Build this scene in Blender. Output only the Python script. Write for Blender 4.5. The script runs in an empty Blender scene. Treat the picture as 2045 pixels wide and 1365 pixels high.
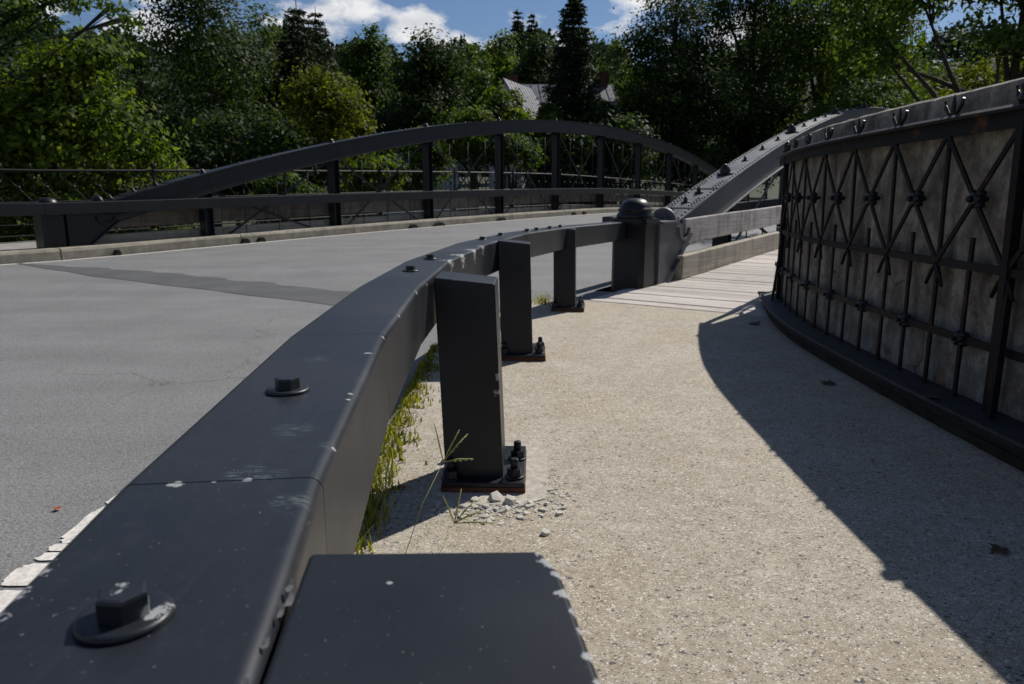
import bpy, bmesh, math, random
import numpy as np
from mathutils import Vector, Matrix
random.seed(7)
rng = np.random.default_rng(11)
S = bpy.context.scene
R = math.radians
# ------------------------------------------------------------------ camera
PITCH = math.atan(292 / 1450.0)
HC = 1.05
cam_d = bpy.data.cameras.new("camera")
cam = bpy.data.objects.new("camera", cam_d)
S.collection.objects.link(cam)
cam.location = (0, 0, HC)
cam.rotation_euler = (math.pi / 2 - PITCH, 0, 0)
cam_d.sensor_width = 36
cam_d.lens = 1450 / 2045 * 36
cam_d.clip_start = 0.02
cam_d.clip_end = 5000
cam_d.dof.use_dof = True
cam_d.dof.focus_distance = 1.6
cam_d.dof.aperture_fstop = 10.0
S.camera = cam
# ------------------------------------------------------------------ world
SUN_AZ = R(40.5)      # from +Y towards +X
SUN_EL = R(44)
world = bpy.data.worlds.new("World")
S.world = world
world.use_nodes = True
wn, wl = world.node_tree.nodes, world.node_tree.links
wn.clear()
w_out = wn.new("ShaderNodeOutputWorld")
w_bg = wn.new("ShaderNodeBackground")
w_bg.inputs["Strength"].default_value = 0.05
sky = wn.new("ShaderNodeTexSky")
sky.sky_type = 'NISHITA'
sky.sun_disc = False
sky.sun_elevation = SUN_EL
sky.sun_rotation = SUN_AZ
sky.air_density = 1.0
sky.dust_density = 0.35
sky.ozone_density = 2.0
tcw = wn.new("ShaderNodeTexCoord")
mpw = wn.new("ShaderNodeMapping")
mpw.inputs["Scale"].default_value = (1.0, 1.0, 2.0)
mpw.inputs["Location"].default_value = (8.2, 5.5, 3.1)
nzw = wn.new("ShaderNodeTexNoise")
nzw.inputs["Scale"].default_value = 8.5
nzw.inputs["Detail"].default_value = 9
nzw.inputs["Roughness"].default_value = 0.52
crw = wn.new("ShaderNodeValToRGB")
crw.color_ramp.elements[0].position = 0.495
crw.color_ramp.elements[1].position = 0.58
nz2 = wn.new("ShaderNodeTexNoise")
nz2.inputs["Scale"].default_value = 14
nz2.inputs["Detail"].default_value = 6
crw2 = wn.new("ShaderNodeValToRGB")
crw2.color_ramp.elements[0].position = 0.3
crw2.color_ramp.elements[0].color = (10.5, 11.2, 12.6, 1)
crw2.color_ramp.elements[1].position = 0.6
crw2.color_ramp.elements[1].color = (17, 17, 17.2, 1)
tint = wn.new("ShaderNodeMix")
tint.data_type = 'RGBA'
tint.blend_type = 'MULTIPLY'
tint.inputs[0].default_value = 1.0
tint.inputs[7].default_value = (1.0, 1.13, 1.34, 1)
wmix = wn.new("ShaderNodeMix")
wmix.data_type = 'RGBA'
wl.new(tcw.outputs["Generated"], mpw.inputs["Vector"])
wl.new(mpw.outputs[0], nzw.inputs["Vector"])
wl.new(mpw.outputs[0], nz2.inputs["Vector"])
sxw = wn.new("ShaderNodeSeparateXYZ")
wl.new(tcw.outputs["Generated"], sxw.inputs[0])
mrw = wn.new("ShaderNodeMapRange")
mrw.inputs[1].default_value = 0.12
mrw.inputs[2].default_value = 0.55
mrw.inputs[3].default_value = 0.035
mrw.inputs[4].default_value = -0.10
wl.new(sxw.outputs[2], mrw.inputs[0])
adw = wn.new("ShaderNodeMath")
adw.operation = 'ADD'
wl.new(nzw.outputs["Fac"], adw.inputs[0])
wl.new(mrw.outputs[0], adw.inputs[1])
wl.new(adw.outputs[0], crw.inputs[0])
wl.new(nz2.outputs["Fac"], crw2.inputs[0])
wl.new(crw.outputs[0], wmix.inputs[0])
wl.new(sky.outputs[0], tint.inputs[6])
wl.new(tint.outputs[2], wmix.inputs[6])
wl.new(crw2.outputs[0], wmix.inputs[7])
wl.new(wmix.outputs[2], w_bg.inputs["Color"])
wl.new(w_bg.outputs[0], w_out.inputs[0])
# ------------------------------------------------------------------ sun
sd = bpy.data.lights.new("sun", 'SUN')
sd.energy = 5.0
sd.angle = R(0.5)
sd.color = (1.0, 0.955, 0.88)
sun = bpy.data.objects.new("sun", sd)
S.collection.objects.link(sun)
sdir = Vector((math.sin(SUN_AZ) * math.cos(SUN_EL), math.cos(SUN_AZ) * math.cos(SUN_EL), math.sin(SUN_EL)))
sun.rotation_euler = sdir.to_track_quat('Z', 'Y').to_euler()
sun.location = (20, 20, 30)
S.view_settings.view_transform = 'Standard'
S.view_settings.look = 'None'
S.view_settings.gamma = 1
S.view_settings.use_curve_mapping = False
S.view_settings.exposure = 0.0
S.cycles.max_bounces = 6
S.cycles.transparent_max_bounces = 6

# ------------------------------------------------------------------ helpers
DX, DY = 0.563, 0.826           # the bridge's own axis: a along it, p across it (towards the far side)
NX, NY = -0.826, 0.563


def BW(a, p, z=0.0):
    return Vector((a * DX + p * NX, a * DY + p * NY, z))


def zd(a):                      # gentle hump of the bridge deck
    t = (21 - abs(a - 27.3)) / 21
    if t <= 0:
        return 0.0
    return 0.42 * (1 - (1 - t) ** 1.4)


def lum(y):                     # tangent of elevation of a photo row
    d = 682.5 - y
    c, s = math.cos(PITCH), math.sin(PITCH)
    return (d * c - 1450 * s) / (1450 * c + d * s)


def link(o):
    S.collection.objects.link(o)
    return o


def tag(o, label=None, cat=None, group=None, kind=None):
    if label: o["label"] = label
    if cat: o["category"] = cat
    if group: o["group"] = group
    if kind: o["kind"] = kind
    return o


def empty(name, loc, label, cat, group=None, rot=(0, 0, 0)):
    o = bpy.data.objects.new(name, None)
    o.empty_display_size = 0.1
    o.location = loc
    o.rotation_euler = rot
    link(o)
    bpy_parents[o.name] = Matrix.LocRotScale(Vector(loc), Matrix.Rotation(rot[2], 3, 'Z').to_quaternion(), Vector((1, 1, 1)))
    return tag(o, label, cat, group)


bpy_parents = {}


class MB:
    """collects shapes, links them as one mesh object"""
    def __init__(s):
        s.v, s.f, s.sm = [], [], []

    def add(s, vs, fs, smooth=False):
        b = len(s.v)
        s.v += [tuple(v) for v in vs]
        s.f += [tuple(b + i for i in f) for f in fs]
        s.sm += [smooth] * len(fs)
        return s

    def box(s, lo, hi, M=None, bev=0.0):
        x0, y0, z0 = lo
        x1, y1, z1 = hi
        if bev <= 0:
            vs = [Vector(q) for q in ((x0, y0, z0), (x1, y0, z0), (x1, y1, z0), (x0, y1, z0), (x0, y0, z1), (x1, y0, z1), (x1, y1, z1), (x0, y1, z1))]
            fs = [(0, 3, 2, 1), (4, 5, 6, 7), (0, 1, 5, 4), (1, 2, 6, 5), (2, 3, 7, 6), (3, 0, 4, 7)]
        else:
            bm = bmesh.new()
            bmesh.ops.create_cube(bm, size=1)
            for v in bm.verts:
                v.co = Vector(((x0 + x1) / 2 + v.co.x * (x1 - x0), (y0 + y1) / 2 + v.co.y * (y1 - y0), (z0 + z1) / 2 + v.co.z * (z1 - z0)))
            bmesh.ops.bevel(bm, geom=bm.edges[:], offset=bev, segments=2, profile=0.5, affect='EDGES')
            bm.verts.index_update()
            vs = [v.co.copy() for v in bm.verts]
            fs = [tuple(v.index for v in f.verts) for f in bm.faces]
            bm.free()
        if M is not None:
            vs = [M @ v for v in vs]
        return s.add(vs, fs, bev > 0 and False)

    def prism(s, poly, axis_lo, axis_hi, fn):
        """poly: list of 2D points, fn(u, v, w) -> 3D"""
        n = len(poly)
        vs = [fn(u, v, axis_lo) for u, v in poly] + [fn(u, v, axis_hi) for u, v in poly]
        fs = [tuple(range(n - 1, -1, -1)), tuple(range(n, 2 * n))]
        fs += [(i, (i + 1) % n, n + (i + 1) % n, n + i) for i in range(n)]
        return s.add(vs, fs)

    def tube(s, pts, rad, n=6, cap=True, smooth=True):
        pts = [Vector(p) for p in pts]
        if not hasattr(rad, '__len__'): rad = [rad] * len(pts)
        rings = []
        up = Vector((0, 0, 1))
        for i, p in enumerate(pts):
            t = (pts[min(i + 1, len(pts) - 1)] - pts[max(i - 1, 0)]).normalized()
            r = up if abs(t.z) < 0.9 else Vector((1, 0, 0))
            u = t.cross(r).normalized()
            w = u.cross(t)
            rings.append([p + (u * math.cos(2 * math.pi * k / n) + w * math.sin(2 * math.pi * k / n)) * rad[i] for k in range(n)])
        vs = [q for r_ in rings for q in r_]
        fs = []
        for i in range(len(pts) - 1):
            for k in range(n):
                k2 = (k + 1) % n
                fs.append((i * n + k, (i + 1) * n + k, (i + 1) * n + k2, i * n + k2))
        s.add(vs, fs, smooth)
        if cap:
            s.add([], [])
            b = len(s.v) - len(vs)
            s.f += [tuple(b + k for k in range(n)), tuple(b + (len(pts) - 1) * n + k for k in range(n - 1, -1, -1))]
            s.sm += [False, False]
        return s

    def lathe(s, prof, n=24, M=None, smooth=True):
        vs, fs = [], []
        for r, z in prof:
            for k in range(n):
                a = 2 * math.pi * k / n
                vs.append(Vector((r * math.cos(a), r * math.sin(a), z)))
        for i in range(len(prof) - 1):
            for k in range(n):
                k2 = (k + 1) % n
                fs.append((i * n + k, i * n + k2, (i + 1) * n + k2, (i + 1) * n + k))
        if M is not None: vs = [M @ v for v in vs]
        s.add(vs, fs, smooth)
        b = len(s.v) - len(vs)
        s.f += [tuple(b + k for k in range(n - 1, -1, -1)), tuple(b + (len(prof) - 1) * n + k for k in range(n))]
        s.sm += [False, False]
        return s

    def mesh(s, name, mat):
        me = bpy.data.meshes.new(name)
        me.from_pydata(s.v, [], s.f)
        me.polygons.foreach_set("use_smooth", s.sm)
        me.materials.append(mat)
        me.update()
        return me

    def build(s, name, mat, parent=None, kind=None):
        o = bpy.data.objects.new(name, s.mesh(name, mat))
        link(o)
        if parent is not None: put(o, parent)
        if kind: o["kind"] = kind
        return o


def put(o, parent):
    """parent keeping world coordinates of the mesh data"""
    o.parent = parent
    M = world_of(parent)
    o.matrix_parent_inverse = M.inverted()
    return o


def world_of(o):
    M = o.matrix_basis.copy()
    if o.parent is not None:
        M = world_of(o.parent) @ o.matrix_parent_inverse @ M
    return M


def inst(me, name, M, parent):
    """a part that shares its mesh with others; M is its place in the world"""
    o = bpy.data.objects.new(name, me)
    link(o)
    put(o, parent)
    o.matrix_basis = M
    return o


def frame(o, x, y, z):
    M = Matrix((x, y, z)).transposed().to_4x4()
    M.translation = o
    return M


def rrect(w, h, r, n=3):
    """rounded rectangle, centred, ccw"""
    pts = []
    for cx, cy, a0 in ((w / 2 - r, h / 2 - r, 0), (-w / 2 + r, h / 2 - r, 90), (-w / 2 + r, -h / 2 + r, 180), (w / 2 - r, -h / 2 + r, 270)):
        for k in range(n + 1):
            a = R(a0 + 90 * k / n)
            pts.append((cx + r * math.cos(a), cy + r * math.sin(a)))
    return pts


# ------------------------------------------------------------------ materials
def nmat(name):
    m = bpy.data.materials.new(name)
    m.use_nodes = True
    n, l = m.node_tree.nodes, m.node_tree.links
    return m, n, l, n["Principled BSDF"]


def noise(n, l, scale, detail=4, rough=0.55, coord='Object', vec=None, dist=0.0):
    t = n.new("ShaderNodeTexNoise")
    t.inputs["Scale"].default_value = scale
    t.inputs["Detail"].default_value = detail
    t.inputs["Roughness"].default_value = rough
    t.inputs["Distortion"].default_value = dist
    if vec is None:
        tc = n.new("ShaderNodeTexCoord")
        vec = tc.outputs[coord]
    l.new(vec, t.inputs["Vector"])
    return t.outputs["Fac"]


def ramp(n, l, fac, stops):
    r = n.new("ShaderNodeValToRGB")
    e = r.color_ramp.elements
    while len(e) < len(stops): e.new(0.5)
    for i, (p, c) in enumerate(stops):
        e[i].position = p
        e[i].color = (c, c, c, 1) if not hasattr(c, '__len__') else (c[0], c[1], c[2], 1)
    l.new(fac, r.inputs[0])
    return r.outputs[0]


def mix(n, l, fac, a, b, mode='MIX'):
    m = n.new("ShaderNodeMix")
    m.data_type = 'RGBA'
    m.blend_type = mode
    for i, v in ((0, fac), (6, a), (7, b)):
        sock = m.inputs[i]
        if hasattr(v, 'links'): l.new(v, sock)
        elif hasattr(v, '__len__'): sock.default_value = (v[0], v[1], v[2], 1)
        else: sock.default_value = v if i == 0 else (v, v, v, 1)
    return m.outputs[2]


def mth(n, l, op, a, b=0.0, clamp=False):
    m = n.new("ShaderNodeMath")
    m.operation = op
    m.use_clamp = clamp
    for i, v in enumerate((a, b)):
        if hasattr(v, 'links'): l.new(v, m.inputs[i])
        else: m.inputs[i].default_value = v
    return m.outputs[0]


def bump(n, l, h, strength, dist=0.01):
    b = n.new("ShaderNodeBump")
    b.inputs["Strength"].default_value = strength
    b.inputs["Distance"].default_value = dist
    l.new(h, b.inputs["Height"])
    return b.outputs[0]


def mapping(n, l, scale=(1, 1, 1), rotz=0.0, coord='Object'):
    tc = n.new("ShaderNodeTexCoord")
    mp = n.new("ShaderNodeMapping")
    mp.inputs["Scale"].default_value = scale
    mp.inputs["Rotation"].default_value = (0, 0, rotz)
    l.new(tc.outputs[coord], mp.inputs["Vector"])
    return mp.outputs[0]


def paint_mat(name, base, rough=0.42, chips=(), chip_base=0.0, chip_col=(0.36, 0.37, 0.38), edge=True, rust=0.0, scuff=0.0, spec=0.3, dirt=0.0):
    m, n, l, b = nmat(name)
    tc = n.new("ShaderNodeTexCoord")
    geo = n.new("ShaderNodeNewGeometry")
    pos = geo.outputs["Position"]
    n1 = noise(n, l, 3.0, 5, vec=pos)
    n2 = noise(n, l, 260, 3, vec=pos)
    v = mix(n, l, ramp(n, l, n1, [(0.3, 0.0), (0.7, 1.0)]), [c * 0.75 for c in base], [c * 1.35 for c in base])
    if dirt > 0:
        # chalky brushed fading, runs down the faces, grime low down
        mpd = n.new("ShaderNodeMapping")
        mpd.inputs["Scale"].default_value = (38, 38, 3.0)
        l.new(pos, mpd.inputs["Vector"])
        run = noise(n, l, 1.0, 5, 0.7, vec=mpd.outputs[0])
        v = mix(n, l, ramp(n, l, run, [(0.50, 0.0), (0.75, 0.4)]), v, [c * 2.0 for c in base])
        mpe = n.new("ShaderNodeMapping")
        mpe.inputs["Scale"].default_value = (90, 6, 90)
        mpe.inputs["Rotation"].default_value = (0, 0, 0.12)
        l.new(pos, mpe.inputs["Vector"])
        br = noise(n, l, 1.0, 4, 0.6, vec=mpe.outputs[0])
        v = mix(n, l, ramp(n, l, br, [(0.52, 0.0), (0.72, 0.35)]), v, [c * 1.9 for c in base])
        blot = noise(n, l, 13, 6, 0.7, vec=pos)
        v = mix(n, l, ramp(n, l, blot, [(0.58, 0.0), (0.72, 0.16)]), v, (0.045, 0.043, 0.04))
        sz = n.new("ShaderNodeSeparateXYZ")
        l.new(pos, sz.inputs[0])
        low = mth(n, l, 'ADD', sz.outputs[2], mth(n, l, 'MULTIPLY', mth(n, l, 'SUBTRACT', blot, 0.5), 0.35))
        v = mix(n, l, ramp(n, l, low, [(0.03, 0.2), (0.12, 0.0)]), v, (0.065, 0.045, 0.03))
    # dust specks
    n3 = noise(n, l, 330, 2, 0.4, vec=pos)
    v = mix(n, l, ramp(n, l, n3, [(0.735, 0.0), (0.76, 0.5)]), v, (0.25, 0.26, 0.27))
    if scuff > 0:
        mp = n.new("ShaderNodeMapping")
        mp.inputs["Scale"].default_value = (60, 520, 10)
        mp.inputs["Rotation"].default_value = (0, 0, 0.5)
        l.new(pos, mp.inputs["Vector"])
        sc = noise(n, l, 1.0, 3, 0.7, vec=mp.outputs[0])
        area = None
        for (x, y, r_) in ((-.270, .855, .032), (-.208, .64, .026), (-.210, .80, .018), (-.275, .71, .03), (-.245, .705, .02), (-.10, .44, .018), (-.03, .47, .02), (-.345, 1.25, .03)):
            d = n.new("ShaderNodeVectorMath")
            d.operation = 'DISTANCE'
            l.new(pos, d.inputs[0])
            d.inputs[1].default_value = (x, y, .768)
            q = mth(n, l, 'SUBTRACT', 1.0, mth(n, l, 'DIVIDE', d.outputs["Value"], r_), True)
            area = q if area is None else mth(n, l, 'MAXIMUM', area, q)
        k = mth(n, l, 'MULTIPLY', ramp(n, l, sc, [(0.54, 0.0), (0.60, 1.0)]), ramp(n, l, area, [(0.05, 0.0), (0.5, scuff)]))
        v = mix(n, l, k, v, (0.11, 0.14, 0.135))
    if rust > 0:
        rn = noise(n, l, 5.0, 6, 0.7, vec=pos)
        v = mix(n, l, ramp(n, l, rn, [(0.62 - rust * 0.1, 0.0), (0.72, 0.8)]), v, (0.11, 0.045, 0.02))
    hgt = n2
    if edge or chips:
        cn = noise(n, l, 60, 9, 0.72, vec=pos)
        if edge:
            bv = n.new("ShaderNodeBevel")
            bv.samples = 4
            bv.inputs["Radius"].default_value = 0.012
            dt = n.new("ShaderNodeVectorMath")
            dt.operation = 'DOT_PRODUCT'
            l.new(bv.outputs[0], dt.inputs[0])
            l.new(geo.outputs["True Normal"], dt.inputs[1])
            e = mth(n, l, 'MULTIPLY', mth(n, l, 'SUBTRACT', 1.0, dt.outputs["Value"]), 5.0, True)
        else:
            e = None
        spot = None
        for (x, y, z, r, amt) in chips:
            amt, r = amt + 0.10, r * 1.15
            d = n.new("ShaderNodeVectorMath")
            d.operation = 'DISTANCE'
            l.new(pos, d.inputs[0])
            d.inputs[1].default_value = (x, y, z)
            q = mth(n, l, 'MULTIPLY', mth(n, l, 'SUBTRACT', 1.0, mth(n, l, 'DIVIDE', d.outputs["Value"], r), True), amt)
            spot = q if spot is None else mth(n, l, 'MAXIMUM', spot, q)
        tot = cn
        if e is not None:
            big = noise(n, l, 4.0, 3, vec=pos)
            wgt = mth(n, l, 'MULTIPLY', e, mth(n, l, 'MULTIPLY', ramp(n, l, big, [(0.45, 0.0), (0.75, 1.0)]), chip_base))
            tot = mth(n, l, 'ADD', tot, wgt)
        if spot is not None:
            tot = mth(n, l, 'ADD', tot, spot)
        cm = ramp(n, l, tot, [(0.765, 0.0), (0.780, 1.0)])
        cc = mix(n, l, noise(n, l, 90, 4, vec=pos), chip_col, [c * 0.55 for c in chip_col])
        v = mix(n, l, cm, v, cc)
        b.inputs["Roughness"].default_value = rough
        rr = n.new("ShaderNodeMapRange")
        l.new(cm, rr.inputs[0])
        rr.inputs[3].default_value = rough
        rr.inputs[4].default_value = 0.7
        rv = mth(n, l, 'ADD', rr.outputs[0], mth(n, l, 'MULTIPLY', mth(n, l, 'SUBTRACT', n1, 0.5), 0.35))
        l.new(rv, b.inputs["Roughness"])
        hgt = mth(n, l, 'SUBTRACT', mth(n, l, 'MULTIPLY', n2, 0.10), cm)
    else:
        b.inputs["Roughness"].default_value = rough
    l.new(v, b.inputs["Base Color"])
    l.new(bump(n, l, hgt, 0.45, 0.0012), b.inputs["Normal"])
    b.inputs["Specular IOR Level"].default_value = spec
    return m


BLACK = (0.0125, 0.0145, 0.0190)
near_chips = [(-0.360, 0.425, .766, 0.024, 0.34), (-0.362, 0.440, .766, 0.030, 0.36), (-0.365, 0.460, .766, 0.022, 0.36), (-0.368, 0.475, .766, 0.030, 0.36), (-0.371, 0.495, .766, 0.020, 0.34), (-0.373, 0.510, .766, 0.026, 0.36), (-0.376, 0.530, .766, 0.020, 0.34), (-.385, .56, .765, .012, .3), (-.392, .64, .765, .010, .3), (-.40, .74, .765, .012, .3), (-.425, .98, .765, .016, .30), (-.46, 1.42, .765, .018, .28), (-.30, .455, .775, .020, .12), (-.263, .447, .790, .024, .17), (-.385, .56, .765, .012, .3), (-.392, .64, .765, .010, .3), (-.40, .74, .765, .012, .3),
              (-.425, .98, .765, .016, .30), (-.46, 1.42, .765, .018, .28), (-.30, .455, .775, .020, .12), (-.239, .452, .776, .028, .21),
              (-.150, .335, .768, .018, .26), (-.158, .41, .768, .006, .34), (-.163, .47, .768, .006, .34),
              (0.022, 0.538, .768, 0.012, .36), (0.031, 0.522, .768, 0.016, .38), (0.036, 0.502, .768, 0.010, .38), (0.040, 0.478, .768, 0.012, .38), (0.044, 0.455, .768, 0.007, .38), (0.047, 0.430, .768, 0.014, .38), (0.051, 0.405, .768, 0.011, .38), (0.055, 0.375, .768, 0.016, .38), (0.058, 0.355, .768, 0.012, .38), (0.062, 0.330, .768, 0.018, .38), (-.12, .542, .77, .008, .36), (-.06, .541, .77, .005, .36), (-.09, .49, .77, .004, .45),
              (-.272, 3.25, .765, .10, .27), (-.25, 3.55, .765, .12, .29), (-.20, 3.9, .765, .12, .28), (-.16, 4.2, .765, .10, .25), (-.335, .684, .769, .014, .34), (-.268, .693, .769, .008, .36), (-.30, .688, .769, .005, .36),
              (-.263, 1.30, .765, .014, .30), (-.265, 1.47, .765, .012, .30), (-.272, 1.75, .765, .016, .28), (-.29, 2.2, .765, .02, .27), (-.285, 2.45, .765, .03, .26), (-.205, .80, .765, .008, .34), (-.235, 1.02, .768, .006, .4), (-.232, .99, .768, .005, .4),
              (-.052, 2.51, .42, .03, .30), (-.055, 2.51, .36, .02, .30), (-.15, 2.5, .50, .012, .28), (-.17, 2.5, .49, .012, .28), (-.2, 2.51, .765, .012, .3), (-.1, 2.51, .757, .012, .3)]
M_rail = paint_mat("satin black rail paint", BLACK, 0.38, near_chips, 0.20, scuff=0.8, spec=0.36, dirt=1.0)
M_post = paint_mat("satin black post paint", BLACK, 0.40, near_chips, 0.20, spec=0.26)
M_iron = paint_mat("black ironwork paint", (0.009, 0.0095, 0.0115), 0.36, (), 0.10, chip_col=(0.2, 0.2, 0.2), rust=0.0)
M_fence = paint_mat("old black railing paint", (0.006, 0.006, 0.007), 0.55, (), 0.0, edge=False, rust=0.12, spec=0.2)
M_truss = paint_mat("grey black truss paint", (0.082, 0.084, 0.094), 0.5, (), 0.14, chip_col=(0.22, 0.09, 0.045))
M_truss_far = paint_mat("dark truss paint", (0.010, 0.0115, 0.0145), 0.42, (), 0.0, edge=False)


def simple(name, col, rough=0.8, var=0.25, scale=8, bs=0.3, bd=0.01, stretch=(1, 1, 1), rotz=0.0, spec=0.3):
    m, n, l, b = nmat(name)
    v = mapping(n, l, stretch, rotz)
    f = noise(n, l, scale, 8, 0.65, vec=v)
    c = mix(n, l, ramp(n, l, f, [(0.3, 0.0), (0.7, 1.0)]), [x * (1 - var) for x in col], [x * (1 + var) for x in col])
    l.new(c, b.inputs["Base Color"])
    b.inputs["Roughness"].default_value = rough
    b.inputs["Specular IOR Level"].default_value = spec
    l.new(bump(n, l, f, bs, bd), b.inputs["Normal"])
    return m


M_rust = simple("rusty steel plate", (0.10, 0.042, 0.022), 0.85, 0.5, 40, 0.5, 0.002)
M_kerb = simple("weathered kerb concrete", (0.27, 0.245, 0.195), 0.9, 0.35, 5, 0.5, 0.01)
M_hole_shade = simple("scupper mouth shade colour", (0.014, 0.011, 0.009), 0.9)  # near black stands for the shade inside the openings
M_stone = simple("pale broken stone", (0.46, 0.44, 0.39), 0.85, 0.3, 30, 0.4, 0.003)
M_leafred = simple("dry red leaf", (0.28, 0.075, 0.03), 0.7, 0.4, 30)
M_leafbrown = simple("dry brown leaf", (0.07, 0.045, 0.03), 0.7, 0.4, 30)
M_bark = simple("dark bark", (0.035, 0.028, 0.022), 0.9, 0.4, 6, 0.8, 0.03, (3, 3, 0.5))
M_soil = simple("dark soil", (0.05, 0.04, 0.028), 0.95, 0.4, 6, 0.8, 0.02)


def asphalt():
    m, n, l, b = nmat("aged asphalt")
    geo = n.new("ShaderNodeNewGeometry")
    pos = geo.outputs["Position"]
    fine = noise(n, l, 120, 6, 0.75, vec=pos)
    mid = noise(n, l, 1.3, 6, 0.6, vec=pos)
    mp = n.new("ShaderNodeMapping")
    mp.inputs["Rotation"].default_value = (0, 0, -math.atan2(DY, DX))
    mp.inputs["Scale"].default_value = (0.12, 1.1, 1)
    l.new(pos, mp.inputs["Vector"])
    trk = noise(n, l, 1.0, 3, vec=mp.outputs[0])
    c = mix(n, l, ramp(n, l, fine, [(0.30, 0.0), (0.70, 1.0)]), (0.085, 0.085, 0.088), (0.285, 0.283, 0.280))
    c = mix(n, l, ramp(n, l, mid, [(0.3, 0.0), (0.7, 1.0)]), c, mix(n, l, 1.0, c, 0.80, 'MULTIPLY'))
    c = mix(n, l, ramp(n, l, trk, [(0.4, 0.0), (0.62, 0.55)]), c, mix(n, l, 1.0, c, 1.3, 'MULTIPLY'))
    vo = n.new("ShaderNodeTexVoronoi")
    vo.inputs["Scale"].default_value = 75
    l.new(pos, vo.inputs["Vector"])
    c = mix(n, l, ramp(n, l, vo.outputs["Distance"], [(0.12, 0.85), (0.30, 0.0)]), c, (0.33, 0.325, 0.32))
    g2 = noise(n, l, 38, 5, 0.75, vec=pos)
    c = mix(n, l, ramp(n, l, g2, [(0.36, 0.8), (0.52, 0.0)]), c, mix(n, l, 1.0, c, 0.68, 'MULTIPLY'))
    # cracks
    wp = n.new("ShaderNodeTexNoise")
    wp.inputs["Scale"].default_value = 2.5
    wp.inputs["Detail"].default_value = 5
    l.new(pos, wp.inputs["Vector"])
    va = n.new("ShaderNodeVectorMath")
    va.operation = 'MULTIPLY_ADD'
    l.new(wp.outputs["Color"], va.inputs[0])
    va.inputs[1].default_value = (0.55, 0.55, 0)
    l.new(pos, va.inputs[2])
    vc = n.new("ShaderNodeTexVoronoi")
    vc.feature = 'DISTANCE_TO_EDGE'
    vc.inputs["Scale"].default_value = 0.33
    l.new(va.outputs[0], vc.inputs["Vector"])
    ck = ramp(n, l, vc.outputs["Distance"], [(0.0008, 0.45), (0.003, 0.0)])
    ck = mth(n, l, 'MULTIPLY', ck, ramp(n, l, noise(n, l, 0.6, 2, vec=pos), [(0.47, 0.0), (0.56, 1.0)]))
    c = mix(n, l, ck, c, (0.03, 0.03, 0.03))
    st = noise(n, l, 5.5, 6, 0.7, vec=pos)
    c = mix(n, l, ramp(n, l, st, [(0.60, 0.0), (0.70, 0.45)]), c, mix(n, l, 1.0, c, 0.62, 'MULTIPLY'))
    l.new(c, b.inputs["Base Color"])
    b.inputs["Roughness"].default_value = 0.78
    b.inputs["Specular IOR Level"].default_value = 0.35
    l.new(bump(n, l, mth(n, l, 'ADD', fine, vo.outputs["Distance"]), 0.55, 0.004), b.inputs["Normal"])
    return m


def patchmat():
    m, n, l, b = nmat("darker tarmac patch")
    geo = n.new("ShaderNodeNewGeometry")
    pos = geo.outputs["Position"]
    f = noise(n, l, 90, 6, 0.7, vec=pos)
    g = noise(n, l, 2.0, 5, 0.6, vec=pos)
    c = mix(n, l, f, (0.038, 0.040, 0.043), (0.092, 0.093, 0.097))
    c = mix(n, l, ramp(n, l, g, [(0.4, 0.0), (0.65, 0.55)]), c, (0.105, 0.106, 0.108))
    l.new(c, b.inputs["Base Color"])
    b.inputs["Roughness"].default_value = 0.8
    l.new(bump(n, l, f, 0.5, 0.004), b.inputs["Normal"])
    return m


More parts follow.
